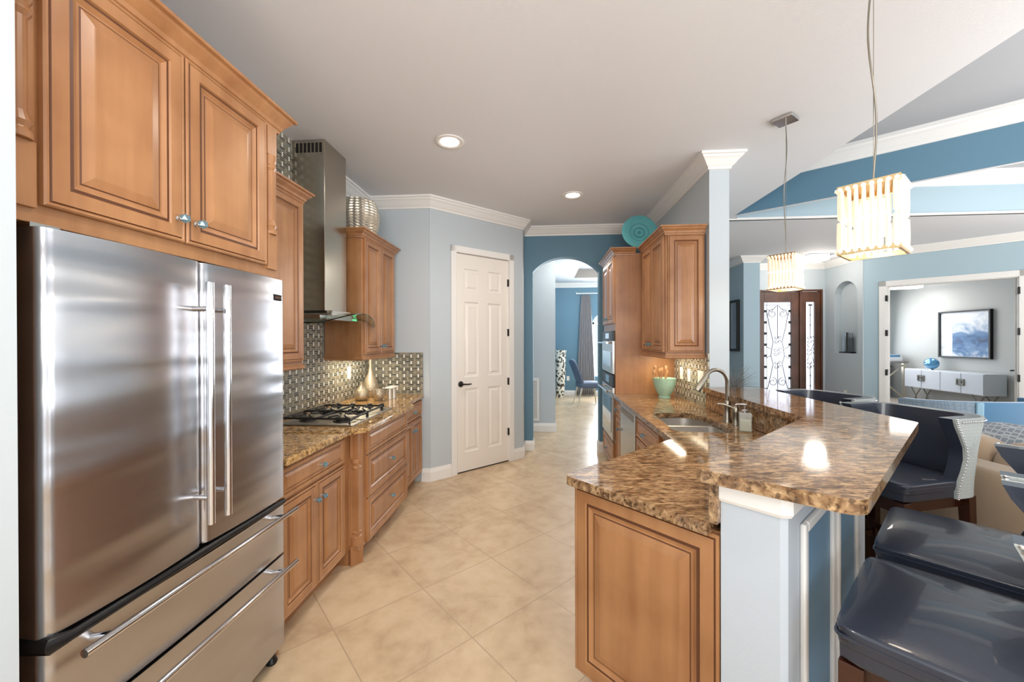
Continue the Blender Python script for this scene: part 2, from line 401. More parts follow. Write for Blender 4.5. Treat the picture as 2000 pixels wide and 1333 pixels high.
# diagonal beam between the two trays
b = BM(); prism(b, [tuple(T1), tuple(T2), tuple(T2+dn*0.04), tuple(T1+dn*0.04)], ZC+0.002, ZT); struct('wall_beam', b, M['wallblue'])
b = BM(); box(b, 2.2, 5.09, ZC, 6.5, 5.17, ZT); struct('wall_tray', b, M['wallpale'])
b = BM(); box(b, 6.4, 2.0, ZC, 6.46, 5.17, ZT); struct('wall_tray', b, M['wallpale'])
b = BM(); sweep(b, h3, [(0, ZC+0.003), (-0.05, ZC+0.003), (-0.05, 3.17), (0, 3.17)], flip=-1, closed=True); struct('wall_tray', b, M['greysoft'])
crown = lambda zt, h=0.115, p=0.095: [(0, zt-h), (p*0.13, zt-h), (p*0.15, zt-h*0.86), (p*0.32, zt-h*0.74), (p*0.62, zt-h*0.42), (p*0.80, zt-h*0.30), (p*0.85, zt-h*0.2), (p, zt-h*0.17), (p, zt), (0, zt)]
b = BM(); sweep(b, [tuple(T1), tuple(T2)], crown(ZT, 0.15, 0.11)); struct('trim_1', b, M['white'])
b = BM(); sweep(b, [(2.30, 5.09), (6.4, 5.09)], crown(ZT, 0.15, 0.11)); struct('trim_2', b, M['white'])
b = BM(); box(b, 2.30, 5.075, ZC-0.012, 6.4, 5.10, ZC+0.014); struct('trim_3', b, M['white'])

# walls
b = BM(); box(b, -1.96, -3.5, 0, -1.86, 4.13, ZC); struct('wall_left', b, M['wall'])
b = BM(); box(b, -1.86, 0.30, 0, -1.16, 0.785, ZC); struct('wall_near', b, M['wall'])
b = BM(); box(b, -1.86, 4.03, 0, -1.175, 4.13, ZC); struct('wall_back', b, M['wall'])
PA, PB = (-1.172, 4.03), (-0.246, 4.925); PL = math.dist(PA, PB)
pd = ((PB[0]-PA[0])/PL, (PB[1]-PA[1])/PL)
PS = lambda s, o=0: (PA[0]+pd[0]*s+pd[1]*o, PA[1]+pd[1]*s-pd[0]*o)     # o = towards the kitchen
D0, D1 = 0.315, 1.062
b = BM(); wallplate(b, PA, PB, [(0, 0), (D0, 0), (D0, 2.44), (D1, 2.44), (D1, 0), (PL, 0), (PL, ZC), (0, ZC)], [], 0.10); struct('wall_pantry', b, M['wall'])
b = BM(); box(b, -0.346, 4.95, 0, -0.246, 5.24, ZC); struct('wall_pantry_side', b, M['wall'])
AX0, AX1 = -0.132, 0.737
arc = []
for i in range(25):
    t = i/24; xx = AX1+(AX0-AX1)*t; c = (xx-(AX0+AX1)/2)/((AX1-AX0)/2)
    arc.append((xx, 2.372+0.195*(math.sqrt(max(0, 1.45-c*c*1.0))-math.sqrt(0.45))/(math.sqrt(1.45)-math.sqrt(0.45))))
b = BM(); wallplate(b, (0, 5.24), (1, 5.24), [(-0.5, 0), (AX0, 0)]+arc[::-1]+[(AX1, 0), (2.30, 0), (2.30, ZC), (-0.5, ZC)], [], 0.15); struct('wall_arch', b, M['wallblue'])
b = BM(); box(b, -2.2, 6.35, 0, 0.2, 6.47, ZC); struct('wall_hall', b, M['wall'])
b = BM(); box(b, 0.06, 6.47, 0, 0.2, 10.5, ZC); struct('wall_dining_left', b, M['wallblue'])
b = BM(); wallplate(b, (0, 10.5), (1, 10.5), [(0.06, 0), (2.42, 0), (2.42, ZC), (0.06, ZC)], [[(1.30, 0.5), (2.3, 0.5)]+[(1.8+0.5*math.cos(t*math.pi/12), 1.90+0.32*math.sin(t*math.pi/12)) for t in range(13)]], 0.14); struct('wall_dining', b, M['wallblue'])
b = BM(); box(b, 1.345, 3.31, 0, 1.50, 5.238, ZC); struct('wall_right', b, M['wall'])
b = BM(); box(b, 2.25, 5.39, 0, 2.30, 10.64, ZC); struct('wall_dining_right', b, M['wall'])
b = BM(); box(b, 2.52, 11.0, 0, 3.6, 11.1, ZC); struct('wall_hall_end', b, M['wall'])
b = BM(); box(b, 3.60, 7.40, 0, 3.88, 11.0, ZC); struct('wall_foyer_left', b, M['wallpale'])
FX0, FX1 = 4.30, 5.485
b = BM(); wallplate(b, (0, 8.2), (1, 8.2), [(3.88, 0), (FX0, 0), (FX0, 2.45), (FX1, 2.45), (FX1, 0), (5.64, 0), (5.64, ZC), (3.88, ZC)], [], 0.14); struct('wall_foyer', b, M['wall'])
nh = [(0.25, 1.21), (0.81, 1.21)]+[(0.53+0.28*math.cos(t*math.pi/14), 2.25+0.28*math.sin(t*math.pi/14)) for t in range(15)]
b = BM(); wallplate(b, (5.52, 8.2), (5.52, 7.2), [(0, 0), (0.92, 0), (0.92, ZC), (0, ZC)], [nh], 0.12); struct('wall_niche', b, M['wall'])
b = BM(); box(b, 5.64, 7.30, 1.0, 5.70, 8.05, 2.7); struct('wall_niche_back', b, M['wall'])
FP, FQ = (5.53, 7.28), (8.93, 3.88)
FPS = lambda s, o=0: (FP[0]+SQ*s-SQ*o, FP[1]-SQ*s-SQ*o)    # o = towards the kitchen
O0, O1, OZ = 0.287, 1.655, 2.35
b = BM(); wallplate(b, FP, FQ, [(0, 0), (O0, 0), (O0, OZ), (O1, OZ), (O1, 0), (4.8, 0), (4.8, ZC), (0, ZC)], [], 0.12); struct('wall_study', b, M['wallpale'])
b = BM(); box(b, 8.85, 3.9, 0, 8.95, 10.95, 2.8); struct('wall_study_right', b, M['wallwarm'])
b = BM(); box(b, 5.7, 10.85, 0, 8.85, 10.95, 2.8); struct('wall_study_far', b, M['wallblue'])
b = BM(); wallplate(b, (-1.96, -3.5), (0, -3.5), [(0, 0), (11.3, 0), (11.3, ZC), (0, ZC)], [[(0.8, 0.05), (8.6, 0.05), (8.6, 2.5), (0.8, 2.5)]], -0.12); struct('wall_behind', b, M['wall'])
b = BM()
for x in (-1.16, 1.44, 4.04, 6.6): box(b, x-0.04, -3.6, 0.05, x+0.04, -3.52, 2.5)
box(b, -1.16, -3.6, 2.44, 6.64, -3.52, 2.5); struct('window_2', b, M['white'])

# mosaic backsplashes
b = BM(); box(b, -1.86, 2.385, 0.914, -1.848, 3.20, ZC); box(b, -1.86, 1.77, 0.914, -1.848, 2.385, 1.36); box(b, -1.86, 3.20, 0.914, -1.848, 4.03, 1.36)
tag(obj('wall_backsplash_left', b, M['mos_y']), kind='structure')
b = BM(); box(b, -1.848, 4.018, 0.914, -1.245, 4.03, 1.345); tag(obj('wall_backsplash_back', b, M['mos_x']), kind='structure')
b = BM(); box(b, 1.333, 3.312, 0.914, 1.345, 4.13, 1.36); tag(obj('wall_backsplash_right', b, M['mos_y']), kind='structure')

# crown mouldings and baseboards
b = BM(); sweep(b, [(-1.86, 3.2), (-1.86, 4.03), PA, PB, (-0.246, 5.24), (1.345, 5.24), (1.345, 3.31), (1.50, 3.31), (1.50, 5.20)], crown(ZC)); struct('trim_4', b, M['white'])
b = BM(); sweep(b, [(3.60, 9.5), (3.60, 7.40), (3.88, 7.40), (3.88, 8.2), (5.52, 8.2), (5.52, 7.284), (8.7, 4.104)], crown(ZC)); struct('trim_5', b, M['white'])
b = BM(); sweep(b, [(0.2, 10.5), (2.42, 10.5)], crown(ZC)); struct('trim_6', b, M['white'])
base = [(0, 0), (0.016, 0), (0.016, 0.095), (0.009, 0.122), (0.006, 0.135), (0, 0.135)]
for nm, path in (('baseboard_pantry', [(-1.262, 4.03), PA, PS(D0-0.068)]), ('baseboard_arch', [PS(D1+0.068), PB, (-0.246, 5.24), (AX0, 5.24), (AX0, 5.39)]),
                 ('baseboard_arch_right', [(AX1, 5.39), (AX1, 5.24), (1.3, 5.24)]), ('baseboard_hall', [(-2.2, 6.35), (0.2, 6.35), (0.2, 10.5), (2.42, 10.5)]),
                 ('baseboard_foyer', [(3.60, 9.5), (3.60, 7.40), (3.88, 7.40), (3.88, 8.2), (FX0-0.01, 8.2)]), ('baseboard_niche', [(FX1+0.01, 8.2), (5.52, 8.2), (5.52, 7.284), FPS(O0-0.09)])):
    b = BM(); sweep(b, path, base); struct(nm, b, M['white'])

# ------------------------------------------------------------------ doors and windows
def ring_panel(b, x0, z0, w, h, rings, y0, mi_fn=None):
    """nested rectangles (inset, depth) in the xz plane, facing -y"""
    loops = []
    for ins, dy in rings:
        loops.append([b.verts.new((x, y0-dy, z)) for x, z in ((x0+ins, z0+ins), (x0+w-ins, z0+ins), (x0+w-ins, z0+h-ins), (x0+ins, z0+h-ins))])
    for k, (a, c) in enumerate(zip(loops, loops[1:])):
        for i in range(4):
            f = b.faces.new((a[i], a[(i+1) % 4], c[(i+1) % 4], c[i])); f.material_index = mi_fn(k) if mi_fn else 0
    f = b.faces.new(loops[-1]); f.material_index = 0

# pantry door: local frame on the pantry wall, x along it, y into the wall
ang = math.degrees(math.atan2(pd[1], pd[0]))
t = thing('door_1', None, None, PS(D0)+(0,), ang, kind='structure')
dw = D1-D0
b = BM(); y = 0.012; zz = [0.14, 0.86, 1.02, 1.76, 1.90, 2.30]
W_ = dw-0.008
cols = [(0.11, 0.305), (W_-0.305, W_-0.11)]
rows_ = [(0.22, 0.93), (1.06, 1.90), (2.02, 2.27)]
xs = sorted({0.0, W_, *[c for q in cols for c in q]}); zs = sorted({0.012, 2.43, *[c for q in rows_ for c in q]})
for i in range(len(xs)-1):
    for j in range(len(zs)-1):
        xa, xb_, za, zb = xs[i], xs[i+1], zs[j], zs[j+1]
        if any(abs(c[0]-xa) < 1e-6 for c in cols) and any(abs(r_[0]-za) < 1e-6 for r_ in rows_):
            ring_panel(b, xa, za, xb_-xa, zb-za, [(0, 0), (0.012, -0.012), (0.034, -0.012), (0.048, -0.003)], y)
        else: b.faces.new([b.verts.new(p) for p in ((xa, y, za), (xb_, y, za), (xb_, y, zb), (xa, y, zb))])
box(b, 0, y+0.014, 0.012, W_, y+0.045, 2.43)
obj('door_leaf', b, M['door'], t, (0.004, 0, 0))
b = BM()
for x0, x1, z0, z1 in ((-0.066, 0.002, 0, 2.506), (dw-0.002, dw+0.066, 0, 2.506), (-0.066, dw+0.066, 2.436, 2.506)):
    box(b, x0, -0.018, z0, x1, 0.0, z1)
box(b, -0.002, 0.0, 0, 0.004, 0.1, 2.44); box(b, dw-0.004, 0, 0, dw+0.002, 0.1, 2.44); box(b, 0, 0, 2.434, dw, 0.1, 2.44)
obj('door_frame', b, M['white'], t, bevel=0.006)
for z in (0.32, 0.93, 1.52, 2.12):
    b = BM(); box(b, dw-0.018, -0.004, z, dw+0.002, 0.014, z+0.085); obj('hinge', b, M['bronze'], t)
b = BM(); m4 = Matrix.Translation((0.065, y, 0.985)) @ Matrix.Rotation(R(90), 4, 'X')
lathe(b, [(0, 0), (0.033, 0), (0.033, 0.006), (0.026, 0.012), (0.012, 0.014), (0.012, 0.05), (0, 0.05)], 20, mat=m4)
tube(b, [(0.065, y-0.045, 0.985), (0.085, y-0.05, 0.986), (0.12, y-0.05, 0.982), (0.175, y-0.048, 0.984)], [0.01, 0.009, 0.008, 0.007]); obj('door_handle', b, M['bronze'], t, smooth=40)
b = BM(); box(b, 0, 0.012, 0.0, dw, 0.05, 0.011); obj('threshold', b, M['dark'], t)

# entry door with wrought iron scrolls
t = thing('door_2', None, None, (FX0, 8.2, 0), 0, kind='structure')
fw_ = FX1-FX0
b = BM(); y0 = 0.02
for x0, x1, z0, z1 in ((0, 0.03, 0, 2.45), (0.755, 0.80, 0, 2.45), (fw_-0.03, fw_, 0, 2.45), (0.03, fw_-0.03, 2.415, 2.45)): box(b, x0, y0-0.02, z0, x1, y0+0.1, z1)
obj('door_frame', b, M['dkwood'], t, bevel=0.005)
def iron_leaf(name, x0, x1, gx0, gx1, gz0, gz1):
    b = BM()
    for a in ((x0, gx0, 0.02, 2.41), (gx1, x1, 0.02, 2.41), (gx0, gx1, 0.02, gz0), (gx0, gx1, gz1, 2.41)): box(b, a[0], y0+0.01, a[2], a[1], y0+0.06, a[3])
    lf = obj(name, b, M['dkwood'], t, bevel=0.004)
    b = BM(); box(b, gx0, y0+0.035, gz0, gx1, y0+0.043, gz1); obj('glass_pane', b, M['glassdoor'], lf)
    return lf
M['glassdoor'] = plain('frosted_door_glass', (236, 238, 250), 0.55, trans=0.55, ior=1.1)
lf = iron_leaf('door_leaf', 0.032, 0.753, 0.10, 0.612, 0.28, 2.205)
def scroll(b, cx, cz, r, a0, turns, y, rad, sgn=1):
    pts = []
    for i in range(26):
        q = i/25; a = a0+sgn*turns*2*math.pi*q; rr = r*(1-0.72*q)
        pts.append((cx+rr*math.cos(a), y, cz+rr*math.sin(a)))
    tube(b, pts, rad, 5)
b = BM(); yi = y0+0.018; rd = 0.0065; xc = 0.356
for p in ([(xc, yi, 0.3), (xc, yi, 1.0)], [(xc, yi, 1.5), (xc, yi, 2.15)]): tube(b, p, rd, 6)
for s in (-1, 1):
    tube(b, [(xc+s*0.20, yi, 2.0), (xc+s*0.16, yi, 1.75), (xc+s*0.085, yi, 1.42), (xc+s*0.11, yi, 1.28), (xc+s*0.13, yi, 1.14), (xc+s*0.085, yi, 0.98), (xc+s*0.16, yi, 0.62), (xc+s*0.20, yi, 0.45)], rd, 6)
    for zc_, sg in ((1.98, 1), (0.62, -1)):
        scroll(b, xc+s*0.095, zc_, 0.09, math.pi/2 if s > 0 else math.pi/2, 1.2, yi, rd, -s*sg)
    tube(b, [(xc+s*0.02, yi, 2.13), (xc+s*0.13, yi, 2.02), (xc+s*0.19, yi, 2.07)], rd, 6)
    tube(b, [(xc+s*0.13, yi, 1.28), (xc+s*0.2, yi, 1.31), (xc+s*0.22, yi, 1.33)], rd, 6); tube(b, [(xc+s*0.13, yi, 1.14), (xc+s*0.2, yi, 1.11), (xc+s*0.22, yi, 1.09)], rd, 6)
    for zc_ in (1.5, 1.42, 1.0, 0.92): scroll(b, xc+s*0.035, zc_, 0.035, 0, 0.9, yi, rd, s)
    for zc_ in (1.26, 1.18): scroll(b, xc+s*0.04, zc_, 0.042, 0, 0.95, yi, rd*0.9, s)
    for k in range(8): box(b, xc+s*0.232-0.022, yi-0.006, 0.45+k*0.222, xc+s*0.232+0.022, yi+0.006, 0.50+k*0.222)
    tube(b, [(xc+s*0.205, yi, 0.28), (xc+s*0.205, yi, 2.205)], 0.004, 5)
for z in (2.15, 0.32): tube(b, [(xc-0.25, yi, z), (xc+0.25, yi, z)], 0.004, 5)
obj('iron_scrollwork', b, M['iron'], lf)
lf = iron_leaf('side_light', 0.803, fw_-0.032, 0.892, 1.055, 0.28, 2.205)
b = BM(); xc = 0.973
for p in ([(xc, yi, 0.3), (xc, yi, 1.0)], [(xc, yi, 1.5), (xc, yi, 2.15)]): tube(b, p, rd, 6)
for s in (-1, 1):
    for zc_ in (1.5, 1.42, 1.0, 0.92): scroll(b, xc+s*0.033, zc_, 0.033, 0, 0.9, yi, rd, s)
    for zc_ in (1.26, 1.18): scroll(b, xc+s*0.036, zc_, 0.038, 0, 0.95, yi, rd, s)
    tube(b, [(xc+s*0.06, yi, 1.38), (xc+s*0.03, yi, 1.3)], rd, 5); tube(b, [(xc+s*0.06, yi, 1.04), (xc+s*0.03, yi, 1.12)], rd, 5)
for z in (1.95, 1.75, 0.75, 0.55): lathe(b, [(0, z-0.03), (0.014, z), (0, z+0.03)], 8, (xc, yi))
box(b, xc-0.035, yi-0.005, 2.13, xc+0.035, yi+0.005, 2.16)
obj('iron_scrollwork', b, M['iron'], lf)

# study french door opening: casing and two open leaves
t = thing('door_3', None, None, FPS(0)+(0,), -45, kind='structure')
b = BM()
for x0, x1, z0, z1 in ((O0-0.088, O0+0.002, 0, OZ+0.088), (O1-0.002, O1+0.088, 0, OZ+0.088), (O0-0.088, O1+0.088, OZ-0.002, OZ+0.088)): box(b, x0, -0.02, z0, x1, 0.0, z1)
box(b, O0-0.001, 0, 0, O0+0.012, 0.12, OZ); box(b, O1-0.012, 0, 0, O1+0.001, 0.12, OZ); box(b, O0, 0, OZ-0.012, O1, 0.12, OZ)
obj('door_frame', b, M['white'], t, bevel=0.005)
for xh, sx, rot in ((O0+0.014, 1, 97), (O1-0.014, -1, -93)):
    lw = 0.66
    e = BM()
    for x0, x1, z0, z1 in ((0, 0.10, 0.01, 2.36), (lw-0.10, lw, 0.01, 2.36), (0.10, lw-0.10, 0.01, 0.24), (0.10, lw-0.10, 2.24, 2.36)): box(e, min(sx*x0, sx*x1), -0.02, z0, max(sx*x0, sx*x1), 0.02, z1)
    lf = obj('door_leaf', e, M['white'], t, (xh, 0.12, 0), rot if sx > 0 else rot, bevel=0.003)
    e = BM(); box(e, min(sx*0.1, sx*(lw-0.1)), -0.004, 0.24, max(sx*0.1, sx*(lw-0.1)), 0.004, 2.24); obj('glass_pane', e, M['glass'], lf)
    e = BM()
    for yy in (-1, 1): tube(e, [(sx*(lw-0.05), yy*0.02, 0.98), (sx*(lw-0.05), yy*0.06, 0.98), (sx*(lw-0.15), yy*0.06, 0.98)], 0.01, 8)
    obj('door_handle', e, M['bronze'], lf)
    for z in (0.18, 0.86, 1.52, 2.1):
        e = BM(); box(e, xh-sx*0.012-0.012, -0.026, z, xh-sx*0.012+0.012, 0.10, z+0.10); obj('hinge', e, M['bronze'], t)

# dining window
t = thing('window_1', None, None, (1.30, 10.5, 0), 0, kind='structure')
b = BM()
for x0, x1, z0, z1 in ((0, 0.05, 0.5, 1.95), (0.95, 1.0, 0.5, 1.95), (0, 1.0, 0.5, 0.56), (0, 1.0, 1.88, 1.93), (0.48, 0.52, 0.5, 1.90), (0, 1.0, 1.2, 1.24)): box(b, x0, 0.05, z0, x1, 0.1, z1)
obj('window_frame', b, M['white'], t)
area('daylight_dining_window', (1.8, 10.75, 1.35), (0, -1, 0), 0.95, 1.6, 160, DAY)
area('daylight_entry', (4.9, 8.5, 1.3), (0, -1, 0), 1.2, 2.0, 40, DAY)
area('added_study_light', (7.3, 10.7, 1.5), (0, -1, -0.1), 2.4, 1.6, 60, DAY)  # added light inside the study; the far wall has no window

# ------------------------------------------------------------------ cabinets
WG = [M['wood'], M['glaze']]
def knob(parent, x, y, z):
    b = BM(); m = Matrix.Translation((x, y, z)) @ Matrix.Rotation(R(90), 4, 'X')
    lathe(b, [(0, 0), (0.009, 0), (0.009, 0.003), (0.005, 0.006), (0.005, 0.014), (0.008, 0.016), (0, 0.016)], 12, mat=m, mi=0)
    r = bmesh.ops.create_icosphere(b, subdivisions=1, radius=0.0165, matrix=Matrix.Translation((x, y-0.027, z)))
    for f in {f for v in r['verts'] for f in v.link_faces}: f.material_index = 1
    return obj('knob', b, [M['chrome'], M['crystal']], parent)
RP = [(0, 0), (0, 0.016), (0.004, 0.020), (0.009, 0.020), (0.012, 0.0165), (0.015, 0.020), (0.052, 0.021), (0.0555, 0.015), (0.064, 0.0165), (0.076, 0.009), (0.082, 0.009), (0.086, 0.0105), (0.112, 0.018), (0.116, 0.0185)]
GL = {4, 7, 10}
def front(name, parent, x, z, w, h, k=1.0, kn=None, y=0.0):
    b = BM(); ring_panel(b, x, z, w, h, [(i*k, d) for i, d in RP], y, lambda q: 1 if q in GL else 0)
    o = obj(name, b, WG, parent)
    if kn: knob(o, kn[0], y-0.020, kn[1])
    return o
def cab_crown(b, path, z, flip=1, h=0.075, p=0.06):
    sweep(b, path, [(0, z-h), (0.010, z-h), (0.012, z-h+0.012), (0.018, z-h+0.016), (0.022, z-h+0.03), (p*0.72, z-0.026), (p*0.8, z-0.016), (p, z-0.012), (p, z), (0, z)], flip)
def fluted(parent, x, w, z0, z1, y=0.0, name='pilaster'):
    """stile with half round column between carved blocks"""
    b = BM(); box(b, x, y-0.012, z0, x+w, y+0.03, z0+0.16); box(b, x, y-0.012, z1-0.14, x+w, y+0.03, z1)
    cx = x+w/2; H = z1-z0
    lathe(b, [(0.0, z0+0.16), (w*0.46, z0+0.16), (w*0.46, z0+0.175), (w*0.36, z0+0.185), (w*0.46, z0+0.2), (w*0.40, z0+0.212), (w*0.33, z0+0.225), (w*0.33, z1-0.21), (w*0.46, z1-0.195), (w*0.36, z1-0.18), (w*0.46, z1-0.165), (w*0.46, z1-0.14), (0, z1-0.14)], 16, (cx, y+0.002))
    return obj(name, b, WG, parent, bevel=0.002)

def run_cab(name, label, cat, loc, rz, Wd, D, z0, z1, toe=True, group=None):
    t = thing(name, label, cat, loc, rz, group)
    b = BM(); box(b, 0, 0, z0, Wd, D, z1); obj('body', b, WG, t, bevel=0.002)
    if toe: b = BM(); box(b, 0.0, 0.07, 0, Wd, D, z0); obj('toe_kick', b, M['wood'], t)
    return t

LX = -1.86
# ---- cabinet over the refrigerator, with its side panels reaching the floor
fy0, fy1 = 0.80, 1.762
t = thing('fridge_cabinet', 'maple two-door cabinet mounted above the steel refrigerator', 'cabinet', (-1.245, fy0, 0), 90)
wd = fy1-fy0
b = BM(); box(b, 0, 0, 1.765, wd, 0.60, 2.455); obj('body', b, WG, t, bevel=0.002)
for x in (0.002, wd-0.02): b = BM(); box(b, x, 0.0, 0, x+0.018, 0.60, 1.765); obj('side_panel', b, WG, t)
dz0, dz1 = 1.812, 2.455
front('door', t, 0.083, dz0, 0.386, dz1-dz0, 1, (0.083+0.386-0.030, dz0+0.075))
front('door', t, 0.474, dz0, 0.40, dz1-dz0, 1, (0.474+0.034, dz0+0.075))
fluted(t, 0.012, 0.062, 1.80, 2.46); fluted(t, 0.888, 0.062, 1.80, 2.46)
b = BM(); cab_crown(b, [(0.002, 0), (wd, 0), (wd, 0.34)], 2.53, flip=1, h=0.085, p=0.065); obj('crown_moulding', b, WG, t)

def upper(name, label, loc, rz, Wd, D, z0, z1, doors, crown_path, group=None, rail=True):
    t = thing(name, label, 'cabinet', loc, rz, group)
    b = BM(); box(b, 0, 0, z0, Wd, D, z1); obj('body', b, WG, t, bevel=0.002)
    for x, w, kx in doors:
        front('door', t, x, z0+0.012, w, z1-z0-0.03, 0.92, (kx, z0+0.075) if kx is not None else None)
    b = BM(); cab_crown(b, crown_path, z1+0.052, h=0.072, p=0.055); obj('crown_moulding', b, WG, t)
    if rail:
        b = BM(); sweep(b, crown_path, [(-0.02, z0-0.042), (0.004, z0-0.042), (0.010, z0-0.034), (0.010, z0-0.022), (0.002, z0-0.014), (0.002, z0), (-0.02, z0)]); obj('light_rail', b, WG, t)
    return t
# viewer's left = low Y on the left wall
upper('wall_cabinet', 'narrow maple wall cabinet between refrigerator and range hood', (-1.52, 1.785, 0), 90, 0.605, 0.328, 1.335, 2.362, [(0.012, 0.58, None)], [(0, 0), (0.605, 0), (0.605, 0.328)])
upper('wall_cabinet', 'two-door maple wall cabinet right of the range hood', (-1.52, 3.215, 0), 90, 0.72, 0.328, 1.345, 2.362, [(0.03, 0.328, 0.328), (0.362, 0.328, 0.395)], [(0, 0.328), (0, 0), (0.72, 0), (0.72, 0.328)])
# right wall cabinet and its panelled end
tr = upper('wall_cabinet', 'maple wall cabinet beside the white column with panelled end', (1.02, 4.125, 0), -90, 0.755, 0.312, 1.355, 2.36, [(0.03, 0.345, 0.335), (0.38, 0.345, 0.42)], [(0, 0), (0.755, 0), (0.755, 0.312)])
e = BM(); ring_panel(e, 0.012, 1.367, 0.292, 0.975, [(i*0.92, d) for i, d in RP], 0, lambda q: 1 if q in GL else 0)
obj('end_panel', e, WG, tr, (0.755, 0.0, 0), 90)

# ---- left base run
t = run_cab('base_cabinet', 'maple base cabinet beside refrigerator with one drawer over two doors', 'cabinet', (-1.27, 1.778, 0), 90, 0.70, 0.585, 0.10, 0.875)
front('drawer', t, 0.012, 0.70, 0.615, 0.155, 0.45, (0.355, 0.775))
front('door', t, 0.012, 0.115, 0.305, 0.57, 0.9, (0.29, 0.60)); front('door', t, 0.322, 0.115, 0.305, 0.57, 0.9, (0.352, 0.60))
t = run_cab('base_cabinet', 'maple three-drawer base cabinet under the gas cooktop', 'cabinet', (-1.20, 2.48, 0), 90, 0.90, 0.655, 0.10, 0.875)
front('drawer', t, 0.105, 0.70, 0.775, 0.16, 0.45); front('drawer', t, 0.105, 0.405, 0.775, 0.288, 0.8, (0.49, 0.565)); front('drawer', t, 0.105, 0.108, 0.775, 0.29, 0.8, (0.49, 0.275))
b = BM(); m = Matrix.Translation((0.03, 0.028, 0)) @ Matrix.Rotation(R(-40), 4, 'Z')
tmp = BM(); box(tmp, -0.045, -0.012, 0, 0.04, 0.05, 0.13); box(tmp, -0.04, -0.004, 0.13, 0.036, 0.05, 0.875); box(tmp, -0.045, -0.012, 0.70, 0.04, 0.05, 0.872)
lathe(tmp, [(0, 0.13), (0.036, 0.13), (0.036, 0.19), (0.024, 0.20), (0.034, 0.22), (0.020, 0.235), (0.018, 0.25), (0.018, 0.60), (0.020, 0.62), (0.034, 0.64), (0.024, 0.66), (0.036, 0.675), (0.036, 0.70), (0, 0.70)], 18, (-0.003, -0.004))
tmp.transform(m); me = bpy.data.meshes.new('t'); tmp.to_mesh(me); tmp.free(); b.from_mesh(me)
obj('pilaster', b, WG, t, bevel=0.002)
t = run_cab('base_cabinet', 'small maple base cabinet at far end of the left counter', 'cabinet', (-1.27, 3.385, 0), 90, 0.64, 0.585, 0.10, 0.875)
front('drawer', t, 0.03, 0.70, 0.585, 0.155, 0.45, (0.33, 0.775)); front('door', t, 0.03, 0.115, 0.29, 0.57, 0.8, (0.295, 0.60)); front('door', t, 0.325, 0.115, 0.29, 0.57, 0.8, (0.352, 0.60))

# ---- oven tower
TX = 0.745
t = run_cab('oven_cabinet', 'tall maple cabinet built around the wall ovens', 'cabinet', (TX, 4.885, 0), -90, 0.755, 0.595, 0.10, 2.36)
front('door', t, 0.03, 1.64, 0.345, 0.69, 0.9, (0.345, 1.70)); front('door', t, 0.38, 1.64, 0.345, 0.69, 0.9, (0.41, 1.70))
front('drawer', t, 0.03, 0.12, 0.695, 0.27, 0.8, (0.377, 0.26))
b = BM(); cab_crown(b, [(0, 0.3), (0, 0), (0.755, 0), (0.755, 0.20)], 2.412, h=0.072, p=0.055); obj('crown_moulding', b, WG, t)
def oven(name, label, z0, z1, ctrl, hz):
    t = thing(name, label, 'oven', (TX, 4.885, 0), -90)
    b = BM(); box(b, 0.03, -0.028, z0, 0.725, -0.001, z1-ctrl-0.006); obj('door', b, M['steel2'], t, bevel=0.004)
    b = BM(); box(b, 0.10, -0.031, z0+0.07, 0.655, -0.028, z1-ctrl-0.12); obj('window', b, M['ovenglass'], t)
    b = BM(); box(b, 0.03, -0.024, z1-ctrl, 0.725, -0.001, z1); c = obj('control_panel', b, M['black'], t, bevel=0.003)
    b = BM(); box(b, 0.26, -0.026, z1-ctrl+0.02, 0.50, -0.0235, z1-0.02); obj('display', b, M['ovenglass'], c)
    b = BM(); tube(b, [(0.06, -0.075, hz), (0.695, -0.075, hz)], 0.011, 12)
    for x in (0.10, 0.655): tube(b, [(x, -0.026, hz), (x, -0.075, hz)], 0.009, 8)
    obj('handle', b, M['chrome'], t, smooth=40)
M['ovenglass'] = plain('dark_oven_glass', (40, 46, 54), 0.05, coat=1, spec=0.8)
oven('microwave_oven', 'upper built-in oven with dark glass in tall maple cabinet', 1.115, 1.565, 0.10, 1.44)
oven('wall_oven', 'lower built-in oven with steel handle in tall maple cabinet', 0.42, 1.10, 0.12, 0.93)

# ---- right base run
RXF = 0.765
t = run_cab('base_cabinet', 'narrow maple base cabinet between wall ovens and dishwasher', 'cabinet', (RXF, 4.125, 0), -90, 0.27, 0.56, 0.10, 0.875)
front('drawer', t, 0.008, 0.70, 0.252, 0.155, 0.45, (0.134, 0.775)); front('door', t, 0.008, 0.115, 0.252, 0.57, 0.7, (0.225, 0.60))
t = thing('dishwasher', 'stainless dishwasher under the right granite counter', 'dishwasher', (RXF, 3.85, 0), -90)
b = BM(); box(b, 0.004, 0.0, 0.10, 0.596, 0.55, 0.87); obj('body', b, M['black'], t)
b = BM(); box(b, 0.004, -0.026, 0.11, 0.596, -0.001, 0.866); d = obj('door', b, M['steel2'], t, bevel=0.004)
b = BM(); box(b, 0.06, -0.029, 0.79, 0.54, -0.026, 0.84); obj('handle_recess', b, M['greysoft'], d)
b = BM(); box(b, 0.004, 0.06, 0, 0.596, 0.55, 0.10); obj('toe_kick', b, M['black'], t)
t = thing('base_cabinet', 'maple sink base cabinet at the bend of the right counter', 'cabinet', (RXF, 3.25, 0), -90)
b = BM()
def corner_pts(o):   # plan of the bend in world -> local (x = 3.25-Y, y = X-RXF)
    return o
w2l = lambda p: (3.25-p[1], p[0]-RXF)
pl = [(RXF, 3.25), (RXF, 2.285), PUV(1.625, 1.082), PUV(1.625, 0.56), (1.30, 2.36), (1.30, 3.25)]
plan = [w2l(p) for p in pl]
